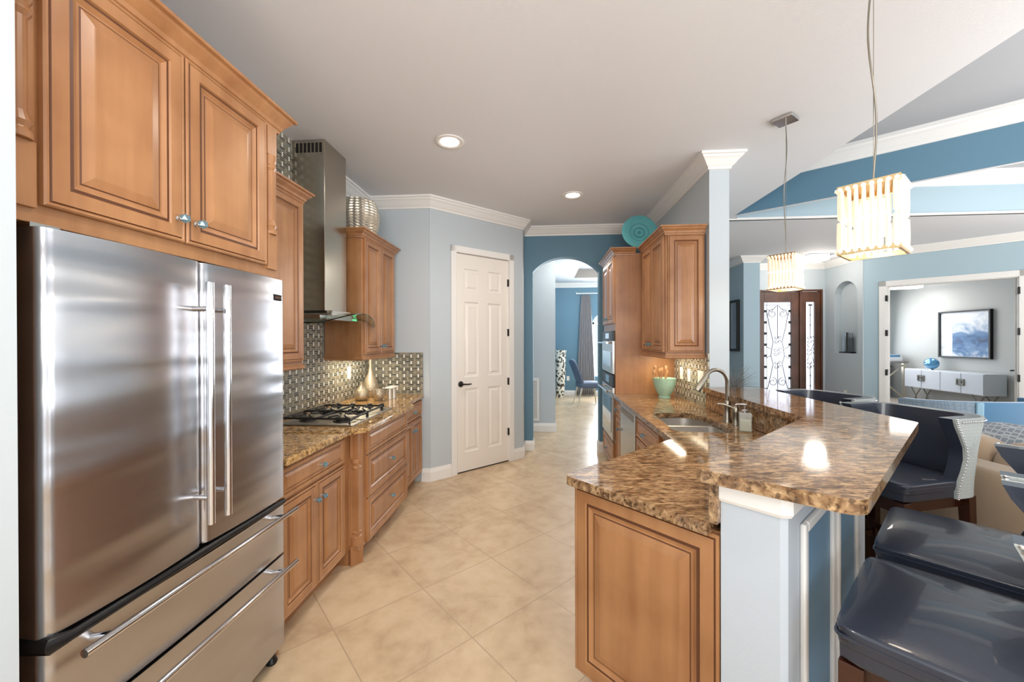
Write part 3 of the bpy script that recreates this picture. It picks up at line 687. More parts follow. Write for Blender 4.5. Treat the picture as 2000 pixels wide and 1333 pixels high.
a0 = [b.verts.new((x, y, 0.10)) for x, y in plan]; a1 = [b.verts.new((x, y, 0.66)) for x, y in plan]
n = len(plan)
for i in range(n): b.faces.new((a0[i], a0[(i+1) % n], a1[(i+1) % n], a1[i]))
b.faces.new(a0)
box(b, 0, 0, 0.66, 0.965, 0.02, 0.875)
obj('body', b, WG, t)
b = BM(); prism(b, [w2l(p) for p in [(RXF+0.07, 3.25), (RXF+0.07, 2.31), PUV(1.63, 1.02), PUV(1.63, 0.56), (1.28, 2.36), (1.28, 3.25)]], 0, 0.10); obj('toe_kick', b, M['wood'], t)
front('drawer', t, 0.012, 0.70, 0.62, 0.155, 0.45, (0.32, 0.775)); front('door', t, 0.012, 0.115, 0.305, 0.57, 0.9, (0.29, 0.60)); front('door', t, 0.322, 0.115, 0.305, 0.57, 0.9, (0.352, 0.60))
# peninsula cabinet with panelled end
U0 = 1.285; p0 = PUV(U0, 1.086)
t = thing('peninsula_cabinet', 'maple peninsula cabinet with large raised end panel under granite', 'cabinet', (p0[0], p0[1], 0), -45)
b = BM(); box(b, 0, 0, 0.10, 0.583, 0.325, 0.875); obj('body', b, WG, t, bevel=0.002)
b = BM(); box(b, 0.05, 0.045, 0, 0.583, 0.325, 0.10); obj('toe_kick', b, M['wood'], t)
e = BM(); ring_panel(e, 0.003, 0.102, 0.577, 0.768, [(i*1.12, d) for i, d in RP], 0, lambda q: 1 if q in GL else 0); obj('end_panel', e, WG, t)

# ------------------------------------------------------------------ counters
def rounded(poly, idx, r=0.03, n=6):
    out = []
    for i, p in enumerate(poly):
        if i not in idx: out.append(p); continue
        a, c = Vector(poly[i-1]), Vector(poly[(i+1) % len(poly)]); q = Vector(p)
        d1, d2 = (a-q).normalized(), (c-q).normalized(); rr = idx[i] if isinstance(idx, dict) else r
        ang = d1.angle(d2); L_ = rr/math.tan(ang/2); ctr = q+(d1+d2).normalized()*(rr/math.sin(ang/2))
        s, e_ = q+d1*L_, q+d2*L_
        a0 = math.atan2(s.y-ctr.y, s.x-ctr.x); a1 = math.atan2(e_.y-ctr.y, e_.x-ctr.x)
        da = (a1-a0+math.pi) % (2*math.pi)-math.pi
        out += [(ctr.x+rr*math.cos(a0+da*k/n), ctr.y+rr*math.sin(a0+da*k/n)) for k in range(n+1)]
    return out
ctl = [(-1.847, 1.774), (-1.205, 1.774), (-1.205, 2.385), (-1.125, 2.465), (-1.125, 3.37), (-1.205, 3.45), (-1.232, 4.016), (-1.847, 4.016)]
b = BM(); plate(b, ctl, [], 0.877, 0.914); o = obj('countertop', b, M['gr_l'], bevel=0.009, seg=3); tag(o, 'golden granite countertop running along the backsplash by the cooktop', 'countertop')
J = (0.72, 0.72+1.105/SQ)
cpts = [PUV(1.225, 0.527), PUV(1.225, 1.105), J, (0.72, 4.123), (1.331, 4.123), (1.331, 3.30), (1.308, 3.30), (1.308, 1.308+0.527/SQ)]
cpts = rounded(cpts, {1: 0.03})
sk = rounded([(0.80, 2.47), (1.165, 2.44), (1.175, 2.92), (1.09, 3.10), (0.83, 3.075)], {0: 0.07, 1: 0.09, 2: 0.12, 3: 0.10, 4: 0.08})
b = BM(); plate(b, cpts, [sk], 0.877, 0.914); o = obj('countertop', b, M['gr_r'], bevel=0.009, seg=3); tag(o, 'brown granite countertop with the undermount sink', 'countertop')
# sink: two steel bowls
t = thing('kitchen_sink', 'double bowl stainless undermount sink in brown granite counter', 'sink', (0.985, 2.77, 0.70))
def bowl(poly, z0, z1):
    b = BM(); cx = sum(p[0] for p in poly)/len(poly); cy = sum(p[1] for p in poly)/len(poly); loops = []
    for k, z in ((1.10, z1-0.002), (1.0, z1-0.002), (0.985, z0+0.06), (0.95, z0+0.02), (0.86, z0), (0.12, z0-0.006)):
        loops.append([b.verts.new((cx+(x-cx)*k, cy+(y-cy)*k, z)) for x, y in poly])
    for a, c in zip(loops, loops[1:]):
        for i in range(len(poly)): b.faces.new((a[i], a[(i+1) % len(poly)], c[(i+1) % len(poly)], c[i]))
    b.faces.new(loops[-1]); return b
L_ = lambda pts: [(x-0.985, y-2.77) for x, y in pts]
b1 = rounded([(0.80, 2.465), (1.165, 2.435), (1.174, 2.795), (0.80, 2.795)], {0: 0.07, 1: 0.09, 2: 0.05, 3: 0.05})
b2 = rounded([(0.80, 2.822), (1.176, 2.822), (1.178, 2.95), (1.10, 3.105), (0.83, 3.08)], {0: 0.05, 1: 0.05, 2: 0.12, 3: 0.1, 4: 0.08})
for q, dpt in ((b1, 0.02), (b2, 0.0)):
    b = bowl(L_(q), dpt, 0.176); o = obj('basin', b, M['sinksteel'], t, smooth=50, recalc=False)
    cx = sum(p[0] for p in q)/len(q)-0.985; cy = sum(p[1] for p in q)/len(q)-2.77
    b = BM(); lathe(b, [(0, dpt-0.004), (0.03, dpt-0.004), (0.045, dpt+0.002), (0.0, dpt+0.001)], 20, (cx, cy)); obj('drain', b, M['chrome'], o)
# faucet
t = thing('faucet', 'brushed nickel gooseneck faucet behind the sink', 'faucet', (1.243, 2.775, 0.914))
b = BM(); lathe(b, [(0, 0), (0.030, 0), (0.030, 0.006), (0.021, 0.02), (0.019, 0.10), (0.021, 0.115), (0.021, 0.135), (0.015, 0.145), (0, 0.145)], 20); obj('base', b, M['nickel'], t, smooth=40)
b = BM(); pts = [(0, 0, 0.13), (0, 0, 0.26)]+[(-0.085+0.085*math.cos(q*math.pi/12), -0.004*q, 0.26+0.095*math.sin(q*math.pi/12)) for q in range(1, 11)]
tube(b, pts, 0.0125, 12); obj('spout', b, M['nickel'], t, smooth=60)
e = Vector(pts[-1]); d_ = (e-Vector(pts[-2])).normalized()
b = BM(); tube(b, [e-d_*0.01, e+d_*0.02, e+d_*0.085, e+d_*0.11], [0.0145, 0.0165, 0.0205, 0.018], 14); obj('spray_head', b, M['nickel'], t, smooth=50)
t = thing('sink_handle', 'nickel lever handle post next to the gooseneck faucet', 'faucet handle', (1.247, 2.665, 0.914))
b = BM(); lathe(b, [(0, 0), (0.024, 0), (0.024, 0.006), (0.019, 0.015), (0.019, 0.075), (0.022, 0.085), (0.016, 0.115), (0.006, 0.125), (0, 0.13)], 18); obj('post', b, M['nickel'], t, smooth=40)
b = BM(); tube(b, [(-0.005, 0, 0.105), (-0.03, 0.005, 0.12), (-0.07, 0.015, 0.135), (-0.105, 0.025, 0.137)], [0.009, 0.008, 0.007, 0.006], 10); obj('lever', b, M['nickel'], t, smooth=60)
t = thing('soap_dispenser', 'clear square glass soap dispenser standing beside the sink', 'soap dispenser', (1.225, 2.50, 0.914), -20)
b = BM(); box(b, -0.034, -0.034, 0.001, 0.034, 0.034, 0.115); obj('bottle', b, M['soapglass'], t, bevel=0.008, seg=3)
b = BM(); box(b, -0.029, -0.029, 0.006, 0.029, 0.029, 0.075); M['soap'] = plain('clear_soap', (206, 212, 184), 0.2); M['soap'].node_tree.nodes['Principled BSDF'].inputs['Alpha'].default_value = 0.55; obj('soap', b, M['soap'], t, bevel=0.005)
b = BM(); lathe(b, [(0, 0.115), (0.02, 0.115), (0.02, 0.128), (0.010, 0.132), (0.005, 0.134), (0.005, 0.165), (0, 0.165)], 14); tube(b, [(0.006, 0, 0.163), (-0.045, 0, 0.163), (-0.052, 0, 0.156)], 0.005, 8); obj('pump', b, M['chrome'], t, smooth=40)

# ------------------------------------------------------------------ raised bar
BF = 1
BW = [PUV(1.262, 0.50), PUV(1.262, 0.345), PUV(1.277, 0.33), (1.50, 1.50+0.33/SQ), (1.50, 3.308), (1.346, 3.308), (1.346, 1.346+0.50/SQ)]
b = BM(); prism(b, BW, 0, 1.045); wb = struct('wall_bar', b, M['wallbar'])
b = BM(); pth = [PUV(1.262, 0.50), PUV(1.262, 0.345), PUV(1.277, 0.33), (1.50, 1.50+0.33/SQ), (1.50, 3.308)]
sweep(b, pth, [(0, 0.985), (0.008, 0.985), (0.014, 0.995), (0.014, 1.045), (0, 1.045)], flip=BF); struct('trim_7', b, M['white'])
b = BM(); sweep(b, pth, base, flip=BF); struct('baseboard_bar', b, M['white'])
def bar_panel(u0, u1):
    c = PUV(u0, 0.33)
    t = BM(); z0, z1 = 0.19, 0.935; w = u1-u0
    for x0, x1, a, c_ in ((0, 0.032, z0, z1), (w-0.032, w, z0, z1), (0.032, w-0.032, z1-0.032, z1), (0.032, w-0.032, z0, z0+0.032)):
        box(t, x0, -0.016, a, x1, 0.0, c_)
    fr = struct('trim_8', t, M['white'], loc=c+(0,), rz=45, bevel=0.006)
    t = BM(); box(t, 0.028, -0.004, z0+0.02, w-0.028, -0.0005, z1-0.02); struct('inset_panel', t, M['panelblue'], fr)
bar_panel(1.385, 1.77); bar_panel(1.82, 2.20)
o = BM()
prism(o, [PUV(1.237, 0.5265), PUV(1.237, 0.5005), (1.3455, 1.3455+0.5005/SQ), (1.3455, 3.298), (1.309, 3.298), (1.309, 1.309+0.5265/SQ)], 0.9145, 1.045)
tag(obj('granite_upstand', o, M['gr_r'], bevel=0.003), 'brown granite upstand rising from sink counter to the raised bar', 'backsplash')
bt = [PUV(1.19, 0.548), PUV(1.243, 0.165), (1.735, 1.735+0.165/SQ), (1.735, 3.30), (1.29, 3.30), (1.29, 1.29+0.548/SQ)]
bt = rounded(bt, {0: 0.02, 1: 0.055, 2: 0.03})
b = BM(); plate(b, bt, [], 1.048, 1.086)
tag(obj('bar_counter', b, M['gr_r'], bevel=0.012, seg=3), 'L-shaped brown granite bar top on the pale blue half wall', 'bar counter')

# ------------------------------------------------------------------ refrigerator
t = thing('refrigerator', 'stainless french-door refrigerator with two bottom drawers', 'refrigerator', (-1.20, 0.857, 0), 90)
FW = 0.900
b = BM(); box(b, 0.004, 0.085, 0.06, FW-0.004, 0.635, 1.745); obj('body', b, M['greysoft'], t, bevel=0.004)
b = BM(); box(b, 0.0, 0.078, 0.075, FW, 0.088, 1.735); obj('door_gasket', b, M['black'], t)
def bowed(x0, x1, z0, z1, y0, y1, bow=0.010, n=14, r=0.026):
    """plan profile with softly bowed face and rounded upright edges"""
    b = BM(); P = [(x0, y1)]
    for k in range(6): a = math.pi+math.pi/2*k/5; P.append((x0+r+r*math.cos(a), y0+r+r*math.sin(a)))
    for k in range(1, n):
        q = k/n; P.append((x0+r+(x1-x0-2*r)*q, y0-bow*math.sin(math.pi*q)))
    for k in range(6): a = 1.5*math.pi+math.pi/2*k/5; P.append((x1-r+r*math.cos(a), y0+r+r*math.sin(a)))
    P.append((x1, y1)); prism(b, P, z0, z1); return b
for x0, x1, hx in ((0.0, 0.4485, 0.413), (0.4515, FW, 0.487)):
    d = obj('door', bowed(x0, x1, 0.752, 1.752, 0, 0.076), M['steel'], t, smooth=40)
    b = BM(); tube(b, [(hx, -0.062, 0.845), (hx, -0.062, 1.675)], 0.0125, 14); h = obj('handle', b, M['chrome'], d, smooth=40)
    for z in (0.935, 1.585):
        b = BM(); tube(b, [(hx, 0.0, z), (hx, -0.056, z)], 0.009, 10); obj('handle_mount', b, M['chrome'], d, smooth=40)
for z0, z1, hz in ((0.497, 0.716, 0.708), (0.075, 0.484, 0.466)):
    d = obj('drawer', bowed(0, FW, z0, z1, 0, 0.076), M['steel'], t, smooth=40)
    b = BM(); tube(b, [(0.03, -0.068, hz-0.012+0.005), (FW-0.025, -0.068, hz-0.007)], 0.011, 14); obj('handle', b, M['chrome'], d, smooth=40)
    for x in (0.10, FW-0.10):
        b = BM(); tube(b, [(x, 0.0, hz-0.022), (x, -0.066, hz-0.008)], 0.009, 10); obj('handle_mount', b, M['chrome'], d, smooth=40)
b = BM(); tube(b, [(0.012, 0.075, 0.733), (0.012, -0.004, 0.733), (0.05, -0.012, 0.733), (FW-0.02, -0.002, 0.733)], [0.026, 0.022, 0.013, 0.012], 10); obj('hinge', b, M['black'], t, smooth=40)
b = BM(); box(b, 0.0, 0.03, 1.752, 0.06, 0.14, 1.764); obj('hinge_cover', b, M['steel2'], t)
b = BM(); box(b, 0.815, -0.0075, 1.655, 0.865, -0.001, 1.682); bd = obj('badge', b, M['dark'], t, bevel=0.002)
b = BM()
for k in range(7): box(b, 0.820+k*0.0058, -0.0082, 1.664, 0.8238+k*0.0058, -0.0076, 1.673)
obj('badge_lettering', b, M['chrome'], bd)
for x, y_ in ((0.05, 0.08), (FW-0.05, 0.04), (0.05, 0.58), (FW-0.05, 0.58)):
    b = BM(); lathe(b, [(0, 0), (0.022, 0), (0.026, 0.01), (0.018, 0.03), (0.018, 0.062), (0, 0.062)], 14, (x, y_)); obj('foot', b, M['black'], t)

# ------------------------------------------------------------------ range hood
t = thing('range_hood', 'stainless chimney range hood with curved glass visor over cooktop', 'range hood', (-1.846, 2.955, 0), 90)
b = BM(); box(b, -0.160, -0.245, 1.695, 0.160, 0.0, 2.958); ch = obj('chimney', b, M['steelhood'], t, bevel=0.003)
for s in (-1, 1):
    b = BM()
    for k in range(7): box(b, s*0.1605-0.001, -0.225+k*0.03, 2.865, s*0.1605+0.001, -0.206+k*0.03, 2.935)
    obj('vent_slots', b, M['dark'], ch)
b = BM()
sec = [(-0.30, 1.655), (-0.16, 1.658), (-0.135, 1.70), (0.135, 1.70), (0.16, 1.658), (0.30, 1.655), (0.30, 1.628), (-0.30, 1.628)]
a0 = [b.verts.new((x, -0.29, z)) for x, z in sec]; a1 = [b.verts.new((x, 0, z)) for x, z in sec]
for i in range(len(sec)): b.faces.new((a0[i], a0[(i+1) % 8], a1[(i+1) % 8], a1[i]))
b.faces.new(a0); b.faces.new(a1[::-1]); obj('motor_box', b, M['steel2'], t, bevel=0.003)
b = BM(); top = []; bot = []
for i in range(41):
    q = -1+2*i/40; x = q*0.45; z = 1.612+0.072*math.cos(q*math.pi*0.5)**1.4-0.012*abs(q)**6
    yf = -0.46+0.10*abs(q)**2.2
    top.append([b.verts.new((x, 0, z)), b.verts.new((x, yf, z-0.004))]); bot.append([b.verts.new((x, 0, z-0.007)), b.verts.new((x, yf, z-0.011))])
for i in range(40):
    for A in (top, bot): b.faces.new((A[i][0], A[i+1][0], A[i+1][1], A[i][1]))
    for k in (0, 1): b.faces.new((top[i][k], top[i+1][k], bot[i+1][k], bot[i][k]))
for i in (0, 40): b.faces.new((top[i][0], top[i][1], bot[i][1], bot[i][0]))
obj('glass_visor', b, M['visor'], t, smooth=40)
b = BM(); box(b, 0.17, -0.293, 1.634, 0.24, -0.290, 1.648); obj('control_light', b, M['green'], t)

# ------------------------------------------------------------------ cooktop
t = thing('gas_cooktop', 'stainless gas cooktop with black grates set in golden granite', 'cooktop', (-1.49, 2.81, 0.914), 90)
b = BM(); box(b, -0.345, -0.255, 0.0005, 0.345, 0.255, 0.009); obj('plate', b, M['cooksteel'], t, bevel=0.004)
for x, y_, r in ((-0.21, -0.125, 0.045), (-0.21, 0.125, 0.036), (0.06, -0.125, 0.036), (0.06, 0.125, 0.045)):
    b = BM(); lathe(b, [(0, 0.009), (r+0.018, 0.009), (r+0.015, 0.016), (r, 0.018), (r, 0.026), (r*0.9, 0.031), (0, 0.032)], 22, (x, y_)); bu = obj('burner', b, M['iron'], t, smooth=40)
for gx in (-0.21, 0.06):
    b = BM(); w2, d2 = 0.125, 0.235
    for s in (-1, 1):
        tube(b, [(gx+s*w2, -d2, 0.012), (gx+s*w2, -d2, 0.048), (gx+s*w2, d2, 0.048), (gx+s*w2, d2, 0.012)], 0.007, 6)
        tube(b, [(gx-w2, s*d2, 0.046), (gx+w2, s*d2, 0.046)], 0.007, 6)
    tube(b, [(gx-w2, 0, 0.046), (gx+w2, 0, 0.046)], 0.007, 6)
    for cy in (-0.125, 0.125):
        for a in range(4):
            an = math.pi/4+a*math.pi/2; tube(b, [(gx+0.10*math.cos(an), cy+0.09*math.sin(an), 0.047), (gx+0.03*math.cos(an), cy+0.03*math.sin(an), 0.052)], 0.006, 6)
        tube(b, [(gx-w2, cy, 0.047), (gx-0.035, cy, 0.052)], 0.006, 6); tube(b, [(gx+w2, cy, 0.047), (gx+0.035, cy, 0.052)], 0.006, 6)
    obj('grate', b, M['iron'], t, smooth=50)
for k in range(4):
    y_ = 0.15-k*0.10+(0.0 if k < 2 else -0.04)+(0.02 if k == 0 else 0)
    b = BM(); lathe(b, [(0, 0.009), (0.012, 0.009), (0.012, 0.02), (0.020, 0.024), (0.019, 0.045), (0.015, 0.048), (0, 0.048)], 16, (0.285, y_)); obj('knob', b, M['black'], t, smooth=40)

# ------------------------------------------------------------------ small things on the left
def vase(name, label, prof, loc, m, cat='vase', seg=28):
    b = BM(); lathe(b, prof, seg); o = obj(name, b, m, loc=loc, smooth=60); return tag(o, label, cat)
vase('bottle_vase', 'squat mercury glass bottle vase nearest the cooktop knobs', [(0, 0), (0.045, 0.0), (0.064, 0.03), (0.066, 0.06), (0.05, 0.10), (0.02, 0.135), (0.013, 0.155), (0.016, 0.175), (0.010, 0.175), (0, 0.15)], (-1.685, 3.55, 0.9145), M['mercury'])
vase('bottle_vase', 'tall mercury glass bottle vase with long thin neck', [(0, 0), (0.055, 0), (0.078, 0.05), (0.078, 0.10), (0.058, 0.17), (0.026, 0.23), (0.013, 0.29), (0.013, 0.36), (0.018, 0.38), (0.010, 0.38), (0, 0.3)], (-1.70, 3.78, 0.9145), M['mercury'])
vase('votive_bowl', 'round taupe glass votive bowl between the mercury vases and backsplash', [(0, 0), (0.035, 0), (0.052, 0.03), (0.056, 0.07), (0.050, 0.105), (0.045, 0.105), (0.05, 0.07), (0.0, 0.02)], (-1.525, 3.56, 0.9145), M['mercury'], 'bowl')
t = thing('candle_stand', 'small white-topped silver candle stand on golden granite', 'candle holder', (-1.46, 3.70, 0.9145), 90)
for k, x in enumerate((-0.035, 0.04)):
    b = BM(); lathe(b, [(0, 0), (0.026, 0), (0.024, 0.10), (0, 0.10)], 16, (x, -0.01*k)); obj('post', b, M['silver'], t, smooth=40)
b = BM(); box(b, -0.08, -0.045, 0.1005, 0.085, 0.035, 0.112); obj('tray', b, M['plastic'], t, bevel=0.003)
# hammered silver vase above the cabinet
b = BM(); prof = [(0, 0)]; nz, ns = 26, 40
rings = []
for i in range(nz+1):
    q = i/nz; r = 0.165*(0.62+0.38*math.sin(math.pi*(0.18+0.66*q))**1.0)*1.0
    r = 0.115+0.058*math.sin(math.pi*(0.08+0.80*q))
    rings.append([b.verts.new(((r+0.006*math.cos(k*math.pi)*math.cos(i*math.pi))*math.cos(2*math.pi*(k+0.5*(i % 2))/ns), (r+0.006*math.cos(k*math.pi)*math.cos(i*math.pi))*math.sin(2*math.pi*(k+0.5*(i % 2))/ns), 0.33*q)) for k in range(ns)])
for a, c in zip(rings, rings[1:]):
    for k in range(ns): b.faces.new((a[k], a[(k+1) % ns], c[(k+1) % ns], c[k]))
b.faces.new(rings[0][::-1])
inner = [b.verts.new((v.co.x*0.93, v.co.y*0.93, v.co.z-0.01)) for v in rings[-1]]; low = [b.verts.new((v.co.x*0.9, v.co.y*0.9, 0.05)) for v in rings[-1]]
for A, Bq in ((rings[-1], inner), (inner, low)):
    for k in range(ns): b.faces.new((A[k], A[(k+1) % ns], Bq[(k+1) % ns], Bq[k]))
b.faces.new(low)
tag(obj('silver_vase', b, M['silver'], loc=(-1.675, 3.50, 2.4145)), 'large hammered silver vase on top of the wall cabinet', 'vase')

def plate_cover(label, loc, rz, n=1, w=None, cat='light switch'):
    w = w or 0.07+0.046*(n-1)
    t = thing('switch_plate' if cat == 'light switch' else 'power_outlet', label, cat, loc, rz)
    b = BM(); box(b, -w/2, -0.006, -0.058, w/2, -0.0005, 0.058); obj('cover_plate', b, M['plastic'], t, bevel=0.002)
    for k in range(n):
        x = (k-(n-1)/2)*0.046; b = BM()
        if cat == 'light switch': box(b, x-0.016, -0.0085, -0.033, x+0.016, -0.006, 0.033)
        else:
            for z in (-0.02, 0.02): lathe(b, [(0, 0), (0.017, 0), (0.017, 0.002), (0, 0.002)], 14, mat=Matrix.Translation((x, -0.006, z)) @ Matrix.Rotation(R(90), 4, 'X'))
        obj('rocker' if cat == 'light switch' else 'socket', b, M['white'], t)
plate_cover('white switch plate on mosaic under the left wall cabinet', (-1.848, 3.63, 1.165), 90)
plate_cover('white switch plate on mosaic nearest the green bowl', (1.333, 3.915, 1.15), -90)
plate_cover('white switch plate on mosaic, middle one behind the sink', (1.333, 3.715, 1.145), -90)
plate_cover('wide white switch plate on mosaic beside the gooseneck faucet', (1.333, 3.45, 1.15), -90, 2)
plate_cover('white power outlet on the low niche wall by entry door', (5.52, 7.67, 0.475), -90, 1, cat='power outlet')
plate_cover('white power outlet on the blue dining room wall', (0.66, 10.5, 0.45), 0, 1, cat='power outlet')

# ------------------------------------------------------------------ things on the right run
t = thing('utensil_bowl', 'celadon glass bowl holding wooden utensils on granite', 'bowl', (1.16, 3.88, 0.9145))
b = BM(); lathe(b, [(0, 0), (0.055, 0), (0.058, 0.012), (0.05, 0.018), (0.082, 0.07), (0.10, 0.13), (0.112, 0.19), (0.104, 0.19), (0.09, 0.12), (0.0, 0.03)], 32); obj('bowl', b, M['celadon'], t, smooth=50)
random.seed(3)
for k in range(6):
    a = k*1.1; bx, by = 0.03*math.cos(a), 0.03*math.sin(a)
    t2 = thing('wooden_spoon', 'pale wooden spoon standing in the celadon glass bowl', 'spoon', (1.16-0.03, 3.88, 0.9145), 0, 'wooden spoons in the celadon bowl')
    b = BM(); e = Vector((bx*2.1-0.01, by*1.6, 0.225+0.02*(k % 3))); tube(b, [(bx*0.8, by*0.8, 0.05), (e.x, e.y, e.z)], 0.005, 7); obj('spoon_handle', b, M['wood'], t2)
    b = BM(); puff(b, e.x, e.y, e.z+0.018, 0.028, 0.012, 0.05, 2.2, cuts=4); obj('spoon_head', b, M['wood'], t2, smooth=60)
t = thing('teal_platter', 'round teal glass platter displayed on top of tall cabinet', 'platter', (1.05, 4.42, 2.4125))
b = BM(); m4 = Matrix.Translation((0, 0, 0.228)) @ Matrix.Rotation(R(78), 4, 'X')
lathe(b, [(0, 0.0), (0.05, 0.002), (0.10, 0.012), (0.185, 0.034), (0.19, 0.038), (0.184, 0.040), (0.10, 0.020), (0.06, 0.008), (0, 0.007)], 48, mat=m4); obj('plate', b, M['teal'], t, smooth=50)
b = BM()
for r in (0.012, 0.055, 0.10): lathe(b, [(r-0.003, 0.010+r*0.09), (r+0.003, 0.010+r*0.09), (r+0.002, 0.013+r*0.09), (r-0.002, 0.013+r*0.09), (r-0.003, 0.010+r*0.09)], 40, mat=m4)
obj('ring_relief', b, M['teal2'], t, smooth=50)
b = BM()
for s in (-1, 1): tube(b, [(s*0.10, 0.10, 0.008), (s*0.10, -0.06, 0.008), (s*0.10, -0.065, 0.06)], 0.005, 6)
tube(b, [(-0.10, 0.10, 0.008), (0.0, 0.06, 0.20), (0.10, 0.10, 0.008)], 0.005, 6); tube(b, [(-0.1, 0.02, 0.008), (0.1, 0.02, 0.008)], 0.005, 6)
obj('easel', b, M['chrome'], t, smooth=50)

# ------------------------------------------------------------------ lights
def can(label, x, y, power):
    t = thing('recessed_light', label, 'ceiling light', (x, y, ZC), 0)
    b = BM(); lathe(b, [(0.105, -0.0005), (0.105, -0.006), (0.09, -0.010), (0.072, -0.006), (0.068, -0.0005)], 36); obj('trim_ring', b, M['white'], t, smooth=50)
    b = BM(); lathe(b, [(0, -0.003), (0.07, -0.003), (0.07, -0.0005), (0, -0.0005)], 30); obj('lens', b, M['lamp'], t)
    l = bpy.data.lights.new('can_lamp', 'SPOT'); l.energy = power; l.color = (1, 0.93, 0.84); l.spot_size = R(172); l.spot_blend = 1.0; l.shadow_soft_size = 0.08
    o = bpy.data.objects.new('can_lamp', l); COL.objects.link(o); o.parent = t; o.location = (0, 0, -0.03)
    return t
CANP = 42
can('recessed ceiling light nearest the refrigerator and range hood', -0.69, 2.91, CANP)
can('recessed ceiling light in front of the blue arch', 0.31, 4.09, CANP)
for k, (x, y) in enumerate([(-0.3, 1.2), (-0.6, -0.9), (0.9, -0.9), (1.7, 0.4)]): can('unseen recessed ceiling light added for fill overhead behind the photographer', x, y, CANP)['group'] = 'added fill lights behind the photographer'  # cans out of view, added to fill the kitchen with light
# under-cabinet lights
for k, (lab, x0, y0, x1, y1, z) in enumerate((('under-cabinet strip light below the cabinet right of the hood', -1.78, 3.28, -1.60, 3.86, 1.338), ('under-cabinet strip light below the cabinet near the column', 1.10, 3.42, 1.27, 4.05, 1.348))):
    t = thing('strip_light', lab, 'light', ((x0+x1)/2, (y0+y1)/2, z))
    b = BM(); box(b, -0.03, -(y1-y0)/2, -0.018, 0.03, (y1-y0)/2, 0.0); obj('housing', b, M['white'], t)
    b = BM(); box(b, -0.022, -(y1-y0)/2+0.02, -0.0195, 0.022, (y1-y0)/2-0.02, -0.018); obj('diffuser', b, M['lamp'], t)
    l = area('strip_lamp', (0, 0, -0.022), (0, 0, -1), 0.05, y1-y0-0.04, 2.6, (1, 0.86, 0.6)); l.parent = t

def pendant(label, x, y, zb, zc, rz, seed):
    rnd = random.Random(seed)
    t = thing('pendant_light', label, 'pendant lamp', (x, y, 0), rz, None)
    h, s = 0.235, 0.076
    for z in (zb+h-0.016, zb):
        b = BM(); sweep(b, [(-s, -s), (s, -s), (s, s), (-s, s)], [(-0.004, z), (0.004, z), (0.004, z+0.016), (-0.004, z+0.016)], closed=True); obj('frame', b, M['goldrim'], t)
    b = BM(); box(b, -s, -s, zb+h-0.006, s, s, zb+h-0.002); obj('top_plate', b, M['goldrim'], t)
    b = BM(); n = 8
    for side in range(4):
        for k in range(n):
            q = -s+2*s*(k+0.5)/n
            px_, py_ = ((q, -s), (s, q), (-q, s), (-s, -q))[side]
            for z0, z1 in ((zb+0.004, zb+h*0.49), (zb+h*0.51, zb+h-0.012)):
                j = rnd.uniform(-0.002, 0.002); lathe(b, [(0, z0), (0.0056, z0+0.004), (0.0068, (z0+z1)/2), (0.0056, z1-0.004), (0, z1)], 6, (px_+j, py_+j))
    obj('crystal_rods', b, M['rod'], t)
    for zz_ in (zb+0.012, zb+h-0.012):
        b = BM()
        for side in range(4):
            for k in range(n):
                q = -s+2*s*(k+0.5)/n; px_, py_ = ((q, -s), (s, q), (-q, s), (-s, -q))[side]
                bmesh.ops.create_icosphere(b, subdivisions=1, radius=0.008, matrix=Matrix.Translation((px_*1.07, py_*1.07, zz_)))
        obj('bead_border', b, M['bead'], t)
    b = BM(); lathe(b, [(0, zb+0.05), (0.035, zb+0.06), (0.045, zb+0.12), (0.035, zb+0.18), (0, zb+0.19)], 16); obj('bulb', b, M['bulb'], t, smooth=60)
    b = BM(); pts = []
    for k in range(31):
        q = k/30; z = zb+h+(zc-0.02-zb-h)*q; w = 0.014*math.sin(q*math.pi)
        pts.append((w*math.sin(q*9+seed), w*math.cos(q*7+seed*2), z))
    tube(b, pts, 0.003, 7); tube(b, [(0.006, 0, zb+h), (0.006, 0, zc-0.02)], 0.0012, 5); obj('cable', b, M['nickel'], t, smooth=60)
    b = BM(); box(b, -0.06, -0.06, zc-0.022, 0.06, 0.06, zc-0.0005); obj('canopy', b, M['chrome'], t, bevel=0.003)
    l = bpy.data.lights.new('pendant_lamp', 'POINT'); l.energy = 3; l.color = (1, 0.88, 0.72); l.shadow_soft_size = 0.05
    o = bpy.data.objects.new('pendant_lamp', l); COL.objects.link(o); o.parent = t; o.location = (0, 0, zb-0.03)
pendant('near crystal pendant lamp hanging over the bar corner', 1.125, 1.44, 1.762, ZC, 42, 1)
pendant('far crystal pendant lamp hanging in front of the entry door', 1.632, 2.795, 1.805, ZC, 40, 5)
t = thing('flush_light', 'glowing flush ceiling light in the entry foyer', 'ceiling light', (4.85, 7.45, ZC))
b = BM(); box(b, -0.15, -0.15, -0.10, 0.15, 0.15, -0.012); obj('shade', b, M['lampcool'], t, bevel=0.01)
b = BM(); box(b, -0.21, -0.21, -0.013, 0.21, 0.21, -0.001); obj('mount', b, M['chrome'], t)
l = bpy.data.lights.new('flush_lamp', 'POINT'); l.energy = 17; l.color = (1, 0.90, 0.80); l.shadow_soft_size = 0.15; o = bpy.data.objects.new('flush_lamp', l); COL.objects.link(o); o.parent = t; o.location = (0, 0, -0.2)
t = thing('flush_light', 'bright rectangular ceiling light panel in the study', 'ceiling light', (7.98, 9.72, 2.8), -20)
b = BM(); box(b, -0.5, -0.14, -0.19, 0.5, 0.14, -0.001); obj('shade', b, M['lampcool'], t, bevel=0.008)
